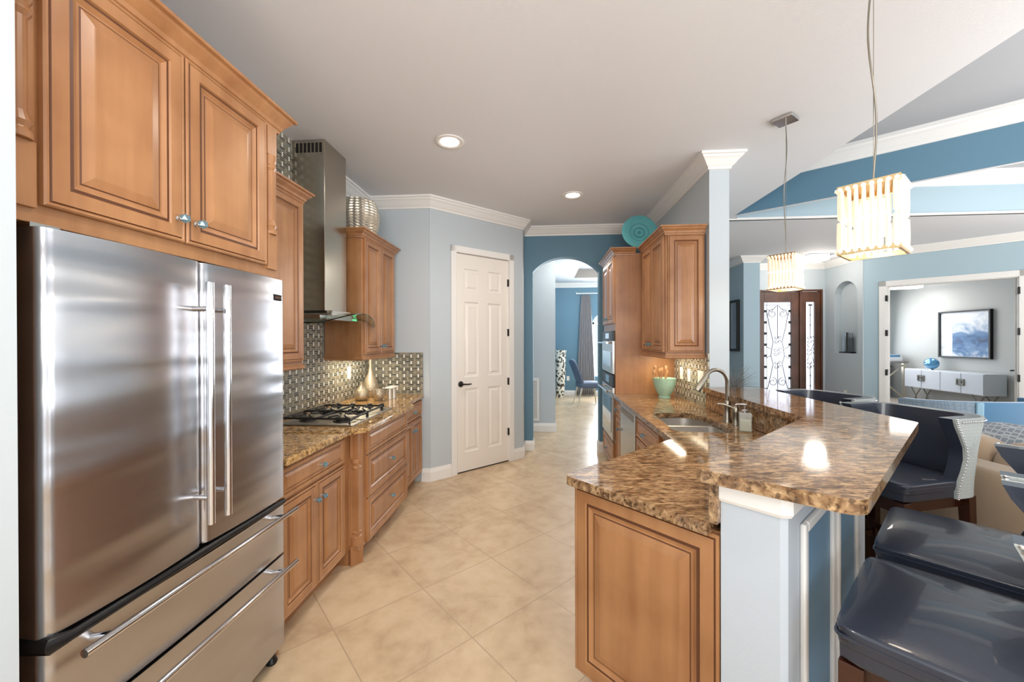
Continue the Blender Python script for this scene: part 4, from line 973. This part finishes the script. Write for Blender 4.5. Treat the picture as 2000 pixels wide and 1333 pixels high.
o = area('study_lamp', (0, 0, -0.20), (0, 0, -1), 1.0, 0.28, 13, (1, 0.97, 0.92)); o.parent = t

# ------------------------------------------------------------------ bar stools
def make_stool():
    t = thing('bar_stool', None, None, (0, 0, 0), 0, 'navy leather bar stools along the raised bar')
    # local: front of seat towards -y
    b = BM(); puff(b, 0, -0.03, 0.752, 0.488, 0.43, 0.05, 14, 0.020, 12); obj('seat', b, M['navy'], t, smooth=60)
    b = BM(); sweep(b, rounded([(-0.241, -0.241), (0.241, -0.241), (0.241, 0.182), (-0.241, 0.182)], [0, 1, 2, 3], 0.02), [(0.000, 0.750), (0.005, 0.752), (0.005, 0.756), (0.000, 0.758), (-0.004, 0.754)], closed=True); obj('piping', b, M['navy'], t)
    b = BM(); puff(b, 0, -0.03, 0.722, 0.482, 0.424, 0.066, 16, 0, 8); obj('seat_base', b, M['navy'], t, smooth=60)
    for sx in (-1, 1):
        for sy in (-1, 1):
            b = BM(); x, y = sx*0.212, sy*0.212; x2, y2 = sx*0.222, sy*(0.222 if sy < 0 else 0.245)
            v = [b.verts.new(p) for p in [(x2-0.016, y2-0.016, 0), (x2+0.016, y2-0.016, 0), (x2+0.016, y2+0.016, 0), (x2-0.016, y2+0.016, 0), (x-0.024, y-0.024, 0.688), (x+0.024, y-0.024, 0.688), (x+0.024, y+0.024, 0.688), (x-0.024, y+0.024, 0.688)]]
            for q in ((3, 2, 1, 0), (4, 5, 6, 7), (0, 1, 5, 4), (1, 2, 6, 5), (2, 3, 7, 6), (3, 0, 4, 7)): b.faces.new([v[i] for i in q])
            obj('leg', b, M['leg'], t, bevel=0.002)
    for (xa, ya, xb_, yb, z) in ((-0.19, -0.215, 0.19, -0.215, 0.24), (-0.19, 0.225, 0.19, 0.225, 0.32), (-0.215, -0.19, -0.215, 0.2, 0.28), (0.215, -0.19, 0.215, 0.2, 0.28)):
        b = BM(); box(b, min(xa, xb_)-(0.009 if xa == xb_ else 0), min(ya, yb)-(0.009 if ya == yb else 0), z, max(xa, xb_)+(0.009 if xa == xb_ else 0), max(ya, yb)+(0.009 if ya == yb else 0), z+0.035); obj('stretcher', b, M['leg'], t)
    b = BM(); box(b, -0.205, -0.225, 0.628, 0.205, 0.225, 0.688); obj('apron', b, M['leg'], t)
    # wrap-around back: leather inside, fabric outside, nailheads on the wing edge
    zs_ = [0.69, 0.725, 0.77, 0.82, 0.88, 0.94, 1.0, 1.05, 1.085]
    yf = [0.075, 0.075, 0.088, 0.11, 0.125, 0.115, 0.08, 0.045, 0.03]
    fl = [0.0, 0.0, 0.002, 0.006, 0.012, 0.018, 0.026, 0.034, 0.038]
    def path(y_front, out, flare):
        hw, yb, r = 0.228+out+flare*0.5, 0.275+out+flare, 0.12+out
        P = [(-hw, y_front+(yb-r-y_front)*k/5) for k in range(6)]
        P += [(-hw+r-r*math.cos(a*math.pi/16), yb-r+r*math.sin(a*math.pi/16)) for a in range(1, 9)]
        P += [(-hw+r+(2*hw-2*r)*k/6, yb) for k in range(1, 6)]
        Q = [(-x, y) for x, y in P[:14]][::-1]
        return P+Q
    def shell(outs, m, name):
        b = BM(); G = [[[b.verts.new((x, y, z)) for x, y in path(f, o_, g)] for z, f, g in zip(zs_, yf, fl)] for o_ in outs]
        A, Bq = G; nz_, n_ = len(zs_), len(A[0])
        for i in range(nz_-1):
            for k in range(n_-1):
                b.faces.new((A[i][k], A[i][k+1], A[i+1][k+1], A[i+1][k])); b.faces.new((Bq[i][k], Bq[i][k+1], Bq[i+1][k+1], Bq[i+1][k]))
            for k in (0, n_-1): b.faces.new((A[i][k], A[i+1][k], Bq[i+1][k], Bq[i][k]))
        for i in (0, nz_-1):
            for k in range(n_-1): b.faces.new((A[i][k], A[i][k+1], Bq[i][k+1], Bq[i][k]))
        return obj(name, b, m, t, smooth=50)
    bk = shell((-0.042, 0.012), M['navy'], 'backrest')
    cv = shell((0.0125, 0.024), M['stoolfab'], 'back_cover')
    b = BM()
    for s in (-1, 1):
        for k in range(30):
            q = k/29*(len(zs_)-1); i = min(int(q), len(zs_)-2); f = q-i
            z = zs_[i]+(zs_[i+1]-zs_[i])*f; y = yf[i]+(yf[i+1]-yf[i])*f; g = fl[i]+(fl[i+1]-fl[i])*f
            bmesh.ops.create_icosphere(b, subdivisions=1, radius=0.0055, matrix=Matrix.Translation((s*(0.228+0.025+g*0.5), y+0.009, z)))
    P = path(yf[-1], 0.027, fl[-1])
    for k in range(1, len(P)-2):
        for q in (0, 0.5): bmesh.ops.create_icosphere(b, subdivisions=1, radius=0.0055, matrix=Matrix.Translation((P[k][0]*(1-q)+P[k+1][0]*q, P[k][1]*(1-q)+P[k+1][1]*q, 1.070)))
    tag(obj('nailhead_trim', b, M['chrome'], t, smooth=60), kind='stuff')
    return t
def copy_tree(o, parent=None):
    c = o.copy(); COL.objects.link(c)
    if parent: c.parent = parent
    for ch in list(o.children): copy_tree(ch, c)
    return c
st = make_stool()
sc_ = PUV(1.470, -0.02)
spots = [(sc_[0], sc_[1], 45, 'nearest navy leather bar stool, cut off by the lower photo corner'),
         (*PUV(2.052, -0.02), 45, 'second navy leather bar stool, just beyond the nearest one'),
         (1.862, 2.30, -73, 'third bar stool with studded pale back tucked under bar corner'),
         (1.85, 2.92, -70, 'farthest bar stool with only its back rim above the bar')]
for k, (x, y, a, lab) in enumerate(spots):
    o = st if k == 0 else copy_tree(st)
    o.location = (x, y, 0); o.rotation_euler = (0, 0, R(-135 if a == 45 else a)); o['label'] = lab; o['category'] = 'bar stool'

# ------------------------------------------------------------------ great room
t = thing('sofa', 'tan suede sofa seen from behind, beyond the bar stools', 'sofa', (2.36, 2.06, 0), 4)
# local: x away from the kitchen, y along the back
b = BM(); puff(b, 0.03, 0, 0.44, 0.20, 2.5, 0.72, 14, 0.0, 12); obj('back_frame', b, M['sofa'], t, smooth=60)
b = BM(); box(b, 0.0, -1.22, 0.06, 0.95, 1.22, 0.30); obj('base', b, M['sofa'], t, bevel=0.03)
for y_ in (-0.75, 0, 0.75):
    b = BM(); puff(b, 0.56, y_, 0.39, 0.78, 0.74, 0.19, 8, 0.03, 8); obj('seat_cushion', b, M['sofa'], t, smooth=60)
    b = BM(); puff(b, 0, 0, 0, 0.22, 0.74, 0.50, 5, 0.0, 10, mat=Matrix.Translation((0.25, y_, 0.665)) @ Matrix.Rotation(R(12), 4, 'Y')); obj('back_cushion', b, M['sofa'], t, smooth=60)
for s in (-1, 1):
    b = BM(); puff(b, 0.48, s*1.16, 0.40, 0.98, 0.18, 0.60, 12, 0, 8); obj('arm', b, M['sofa'], t, smooth=60)
for x in (0.08, 0.86):
    for y_ in (-1.1, 1.1): b = BM(); lathe(b, [(0, 0), (0.02, 0), (0.028, 0.062), (0, 0.062)], 12, (x, y_)); obj('leg', b, M['leg'], t)
b = BM(); puff(b, 0, 0, 0, 0.14, 0.62, 0.42, 3.0, 0, 10, mat=Matrix.Rotation(R(24), 4, 'Y'))
tag(obj('throw_pillow', b, M['lattice'], loc=(2.86, 2.62, 0.745), rz=4, smooth=60), 'grey lattice patterned pillow leaning on tan sofa cushions', 'pillow')
t = thing('armchair', 'blue velvet armchair with damask wing, facing away beyond the sofa', 'armchair', (4.93, 4.95, 0), 184)
# local: back of the chair bulges towards +y (the kitchen), sitter faces -y
b = BM(); puff(b, 0, -0.12, 0.36, 1.12, 0.66, 0.20, 6, 0.03, 8); obj('seat', b, M['velvet'], t, smooth=60)
def chair_arc(k, d): return ((0.62+d)*math.cos(math.pi*k/32), -0.10+(0.44+d)*abs(math.sin(math.pi*k/32))**0.6)
def chair_shell(k0, k1, d0, d1, m, nm, lift):
    b = BM(); G = []
    for k in range(k0, k1+1):
        x0, y0_ = chair_arc(k, d0); x1, y1_ = chair_arc(k, d1); zt = 0.80-0.02*abs(k/16-1)**3; zb = 0.42 if lift else 0.20
        G.append([b.verts.new((x0, y0_, zb)), b.verts.new((x0*1.04, y0_*1.05, zt)), b.verts.new((x1*1.04, y1_*1.05, zt)), b.verts.new((x1, y1_, zb))])
    for A, C_ in zip(G, G[1:]):
        for i in range(4): b.faces.new((A[i], C_[i], C_[(i+1) % 4], A[(i+1) % 4]))
    b.faces.new(G[0]); b.faces.new(G[-1][::-1]); obj(nm, b, m, t, bevel=0.012, smooth=50)
chair_shell(0, 32, 0.0, 0.07, M['velvet'], 'backrest', True)
chair_shell(0, 10, 0.071, 0.10, M['damask'], 'wing_cover', False)
chair_shell(10, 11, 0.071, 0.115, M['piping'], 'welt', False)
b = BM(); box(b, -0.50, -0.42, 0.12, 0.50, 0.22, 0.27); obj('base', b, M['velvet'], t, bevel=0.02)
for sx in (-1, 1):
    for sy in (-0.38, 0.18): b = BM(); lathe(b, [(0, 0), (0.014, 0), (0.024, 0.12), (0, 0.12)], 10, (sx*0.44, sy)); obj('leg', b, M['leg'], t)
t = thing('side_table', 'white round side table in front of blue armchair', 'side table', (4.02, 3.42, 0))
b = BM(); lathe(b, [(0, 0.68), (0.28, 0.68), (0.29, 0.695), (0.28, 0.71), (0, 0.71)], 40); obj('top', b, M['lacquer'], t, smooth=40)
b = BM(); lathe(b, [(0, 0), (0.20, 0), (0.20, 0.02), (0.05, 0.05), (0.05, 0.66), (0.12, 0.68), (0, 0.68)], 28); obj('base', b, M['lacquer'], t, smooth=40)

# ------------------------------------------------------------------ foyer
t = thing('glass_sculpture', 'clear plate sculpture with dark centre bar in arched niche', 'sculpture', (5.70-0.10, 7.72, 1.2105), 0)
t.location.x = 5.585
b = BM(); box(b, -0.045, -0.14, 0, 0.045, 0.14, 0.025); obj('base', b, M['black'], t, bevel=0.003)
for s in (-1, 1): b = BM(); box(b, -0.006, s*0.07-0.055, 0.025, 0.006, s*0.07+0.055, 0.37); obj('plate', b, M['acrylic'], t, bevel=0.002)
b = BM(); box(b, -0.012, -0.014, 0.025, 0.012, 0.014, 0.38); obj('centre_bar', b, M['bronze'], t)
t = thing('wall_mirror', 'tall narrow dark framed mirror on the foyer side wall', 'mirror', (3.60, 7.62, 0), -90)
b = BM()
for x0, x1, z0, z1 in ((-0.09, -0.05, 1.25, 2.2), (0.30, 0.34, 1.25, 2.2), (-0.05, 0.30, 1.25, 1.29), (-0.05, 0.30, 2.16, 2.2)): box(b, -x1, -0.05, z0, -x0, -0.001, z1)
obj('frame', b, M['iron'], t)
b = BM(); box(b, -0.30, -0.02, 1.29, 0.05, -0.01, 2.16); obj('mirror_glass', b, M['chrome'], t)
t = thing('dried_grass', 'spiky dried grass arrangement in vase beside the white column', 'plant', (2.92, 6.3, 0))
b = BM(); lathe(b, [(0, 0), (0.10, 0), (0.13, 0.2), (0.10, 0.5), (0.05, 0.66), (0.06, 0.70), (0.05, 0.70), (0, 0.6)], 24); obj('floor_vase', b, M['greysoft'], t, smooth=50)
b = BM(); rnd = random.Random(4)
for k in range(70):
    a = rnd.uniform(0, 6.28); e = rnd.uniform(0.12, 1.5); l_ = rnd.uniform(0.26, 0.36)
    d_ = Vector((math.cos(a)*math.cos(e-0.35), math.sin(a)*math.cos(e-0.35), math.sin(e-0.35)))
    tube(b, [(0, 0, 0.68), tuple(Vector((0, 0, 0.78))+d_*l_*0.5), tuple(Vector((0, 0, 0.80))+d_*l_)], [0.003, 0.003, 0.0012], 4)
tag(obj('grass_blades', b, M['greysoft'], t), kind='stuff')

# ------------------------------------------------------------------ study
t = thing('sideboard', 'white lacquer sideboard with square pulls in the study', 'sideboard', (8.42, 9.89, 0), -90)
Ws = 1.66
b = BM(); box(b, 0, 0, 0.365, Ws, 0.40, 0.785); obj('body', b, M['lacquer'], t, bevel=0.006)
for k in range(4):
    b = BM(); box(b, 0.012+k*Ws/4, -0.016, 0.378, Ws/4*(k+1)-0.004, -0.001, 0.774); d = obj('door', b, M['cabin'], t, bevel=0.003)
for k in (1, 3):
    x = Ws/4*k; b = BM()
    for x0, x1, z0, z1 in ((-0.075, -0.055, 0.53, 0.66), (0.055, 0.075, 0.53, 0.66), (-0.055, 0.055, 0.53, 0.55), (-0.055, 0.055, 0.64, 0.66), (-0.03, 0.03, 0.575, 0.62)): box(b, x+x0, -0.035, z0, x+x1, -0.016, z1)
    obj('pull', b, M['nickel'], t)
for x in (0.18, Ws-0.18):
    for y_ in (0.08, 0.32):
        b = BM(); tube(b, [(x-0.12, y_, 0.365), (x, y_, 0.18), (x-0.05, y_, 0.0)], 0.012, 6); tube(b, [(x+0.12, y_, 0.365), (x, y_, 0.18), (x+0.05, y_, 0.0)], 0.012, 6); obj('leg', b, M['nickel'], t)
b = BM(); m4 = Matrix.Translation((0, 0, 0.135)) @ Matrix.Diagonal((0.55, 1.0, 0.78, 1)); bmesh.ops.create_uvsphere(b, u_segments=28, v_segments=18, radius=0.16, matrix=m4)
M['ballblue'] = plain('blue_art_glass', (86, 150, 190), 0.08, coat=1, metal=0.3)
t2 = thing('glass_orb', 'shiny blue art glass orb standing on the white sideboard', 'ornament', (8.62, 9.48, 0.7855))
obj('orb', b, M['ballblue'], t2, smooth=70); b = BM(); lathe(b, [(0, 0), (0.05, 0), (0.04, 0.014), (0, 0.014)], 20); obj('stand', b, M['chrome'], t2)
t = thing('wall_art', 'black framed abstract blue and white painting above the sideboard', 'painting', (8.85, 9.52, 0), -90)
b = BM()
for x0, x1, z0, z1 in ((0, 0.03, 1.06, 2.06), (1.0, 1.03, 1.06, 2.06), (0.03, 1.0, 1.06, 1.09), (0.03, 1.0, 2.03, 2.06)): box(b, x0, -0.06, z0, x1, -0.001, z1)
obj('frame', b, M['black'], t)
m, N, L, P = newmat('abstract_canvas'); mp = mapping(N, L, (1.6, 1, 2.2)); n1 = N.new('ShaderNodeTexNoise'); n1.inputs['Scale'].default_value = 2.1; n1.inputs['Detail'].default_value = 6; n1.inputs['Distortion'].default_value = 1.2; L.new(mp.outputs[0], n1.inputs['Vector'])
sp = N.new('ShaderNodeSeparateXYZ'); tc = N.new('ShaderNodeTexCoord'); L.new(tc.outputs['Object'], sp.inputs[0])
g1 = math_(N, L, 'SUBTRACT', 1.0, math_(N, L, 'MULTIPLY', math_(N, L, 'ABSOLUTE', math_(N, L, 'SUBTRACT', sp.outputs['Z'], 1.42)), 2.2))
g2 = math_(N, L, 'MULTIPLY', math_(N, L, 'GREATER_THAN', sp.outputs['X'], 0.28), math_(N, L, 'MULTIPLY', g1, 0.55))
r = ramp(N, [(0.40, lin(238, 240, 244)), (0.56, lin(196, 206, 222)), (0.66, lin(110, 146, 186)), (0.80, lin(66, 108, 156)), (0.95, lin(60, 66, 92))]); L.new(math_(N, L, 'ADD', math_(N, L, 'MULTIPLY', n1.outputs['Fac'], 0.85), math_(N, L, 'MULTIPLY', g2, 0.75)), r.inputs[0]); L.new(r.outputs[0], P.inputs['Base Color']); P.inputs['Roughness'].default_value = 0.5
b = BM(); box(b, 0.028, -0.03, 1.088, 1.002, -0.002, 2.032); obj('canvas', b, m, t)
t = thing('writing_desk', 'grey desk with crossed leg frame in the study corner', 'desk', (8.32, 10.52, 0), 0)
b = BM(); box(b, -0.62, -0.32, 0.88, 0.45, 0.28, 0.93); obj('desk_top', b, M['greysoft'], t, bevel=0.004)
for x in (-0.55, 0.38):
    for y_ in (-0.27, 0.23): b = BM(); box(b, x-0.03, y_-0.03, 0, x+0.03, y_+0.03, 0.88); obj('leg', b, M['silver'], t)
b = BM(); tube(b, [(-0.52, -0.27, 0.05), (0.36, -0.27, 0.84)], 0.016, 6); tube(b, [(-0.52, -0.27, 0.84), (0.36, -0.27, 0.05)], 0.016, 6); lathe(b, [(0, -0.04), (0.04, 0), (0, 0.04)], 12, mat=Matrix.Translation((-0.08, -0.28, 0.445))); obj('cross_brace', b, M['silver'], t)
b = BM(); box(b, -0.26, -0.16, 0, 0.26, 0.16, 0.09); o = obj('storage_box', b, M['lacquer'], loc=(8.42, 10.42, 0.9305), bevel=0.004); tag(o, 'white lidded box lying on the grey study desk', 'box')
b = BM(); box(b, -0.30, -0.10, 0, 0.30, 0.12, 0.06)
o = obj('tray', b, M['velvet'], loc=(8.40, 10.45, 1.021), bevel=0.003); tag(o, 'dark blue tray on top of the white box', 'tray')

# ------------------------------------------------------------------ hall and dining room
t = thing('air_vent', 'white return air grille low on the hall wall', 'vent', (-0.20, 6.35, 0), 0)
b = BM()
for x0, x1, z0, z1 in ((-0.14, -0.105, 0.17, 0.86), (0.105, 0.14, 0.17, 0.86), (-0.105, 0.105, 0.17, 0.21), (-0.105, 0.105, 0.82, 0.86)): box(b, x0, -0.016, z0, x1, -0.0005, z1)
obj('frame', b, M['white'], t, bevel=0.004)
b = BM()
for k in range(30): box(b, -0.105, -0.010, 0.215+k*0.0205, 0.105, -0.003, 0.228+k*0.0205)
obj('louvers', b, M['white'], t)
b = BM(); box(b, -0.105, -0.002, 0.21, 0.105, -0.0005, 0.82); obj('backing', b, M['greysoft'], t)
# curtain
t = thing('curtain', 'grey pleated curtain hanging beside the dining room window', 'curtain', (1.125, 10.42, 0))
b = BM(); rows = []
for i in range(15):
    q = i/14; z = 0.03+(2.64-0.03)*(1-q); wid = 0.11+0.13*(q**0.8); rows.append([b.verts.new((wid*(-1+2*k/60)*1.0, 0.028*math.sin(k*0.95+0.3*math.sin(q*3))*(0.5+0.5*q), z)) for k in range(61)])
for a, c in zip(rows, rows[1:]):
    for k in range(60): b.faces.new((a[k], a[k+1], c[k+1], c[k]))
o = obj('curtain_panel', b, M['curtain'], t, smooth=80); sm = o.modifiers.new('thick', 'SOLIDIFY'); sm.thickness = 0.006
t = thing('curtain_rod', 'slim white curtain rod above the dining room window', 'curtain rod', (1.9, 10.42, 2.68))
b = BM(); tube(b, [(-1.0, 0, 0), (0.45, 0, 0)], 0.014, 10); obj('rod', b, M['white'], t, smooth=50)
b = BM(); lathe(b, [(0, -0.03), (0.03, 0), (0, 0.03)], 12, mat=Matrix.Translation((-1.02, 0, 0))); obj('finial', b, M['white'], t)
for x in (-0.95, 0.40): b = BM(); box(b, x-0.01, 0.0, -0.01, x+0.01, 0.08, 0.01); obj('bracket', b, M['white'], t)
# mosaic column vase
m, N, L, P = newmat('mirror_mosaic'); mp = mapping(N, L, (30, 30, 20)); v = N.new('ShaderNodeTexVoronoi'); v.inputs['Scale'].default_value = 1; L.new(mp.outputs[0], v.inputs['Vector'])
r = ramp(N, [(0.42, lin(70, 62, 54)), (0.5, lin(236, 232, 218))]); L.new(v.outputs['Color'], r.inputs[0]); L.new(r.outputs[0], P.inputs['Base Color']); P.inputs['Roughness'].default_value = 0.25
vase('floor_vase', 'tall mirrored mosaic floor vase by the blue dining wall', [(0, 0), (0.10, 0), (0.13, 0.5), (0.15, 1.1), (0.17, 1.2), (0.155, 1.2), (0.13, 1.0), (0, 0.3)], (0.44, 10.2, 0), m)
t = thing('dining_chair', 'slate upholstered dining chair with tall curved back', 'chair', (1.02, 9.0, 0), 100)
# local: faces -y
b = BM(); puff(b, 0, 0, 0.46, 0.48, 0.50, 0.13, 7, 0.015, 8); obj('seat', b, M['chairgrey'], t, smooth=60)
b = BM(); G = []
for i in range(13):
    q = i/12; z = 0.46+0.56*q; w = 0.22+0.03*math.sin(q*2.6); yb = 0.24+0.14*q+0.05*q*q
    G.append([b.verts.new((w*(-1+2*k/8), yb+0.03*(1-(1-abs(-1+2*k/8))**2)*-1, z-0.05*q*abs(-1+2*k/8)**2)) for k in range(9)])
for a, c in zip(G, G[1:]):
    for k in range(8): b.faces.new((a[k], a[k+1], c[k+1], c[k]))
o = obj('backrest', b, M['chairgrey'], t, smooth=70); sm = o.modifiers.new('thick', 'SOLIDIFY'); sm.thickness = 0.06
for sx in (-1, 1):
    for sy in (-1, 1): b = BM(); tube(b, [(sx*0.19, sy*0.2, 0.41), (sx*0.21, sy*0.24+(0.06 if sy > 0 else 0), 0.0)], [0.022, 0.013], 8); obj('leg', b, M['silver'], t)
t = thing('dining_table', 'blue-grey dining table glimpsed through the arch', 'table', (1.74, 8.95, 0), 0)
b = BM(); box(b, -0.38, -0.75, 0.71, 0.38, 0.75, 0.75); obj('table_top', b, M['velvet'], t, bevel=0.01)
b = BM(); lathe(b, [(0, 0), (0.3, 0), (0.3, 0.03), (0.12, 0.08), (0.1, 0.6), (0.2, 0.71), (0, 0.71)], 24); obj('pedestal', b, M['greysoft'], t, smooth=40)
l = bpy.data.lights.new('added_dining_light', 'POINT'); l.energy = 90; l.color = (1, 0.96, 0.9); l.shadow_soft_size = 0.25; o = bpy.data.objects.new('added_dining_light', l); COL.objects.link(o); o.location = (1.4, 8.3, 2.5)  # added point light to brighten the dining room, no fixture
l = bpy.data.lights.new('added_hall_light', 'POINT'); l.energy = 24; l.color = (1, 0.93, 0.84); l.shadow_soft_size = 0.2; o = bpy.data.objects.new('added_hall_light', l); COL.objects.link(o); o.location = (0.6, 5.85, 2.7)  # added point light to brighten the hall, no fixture
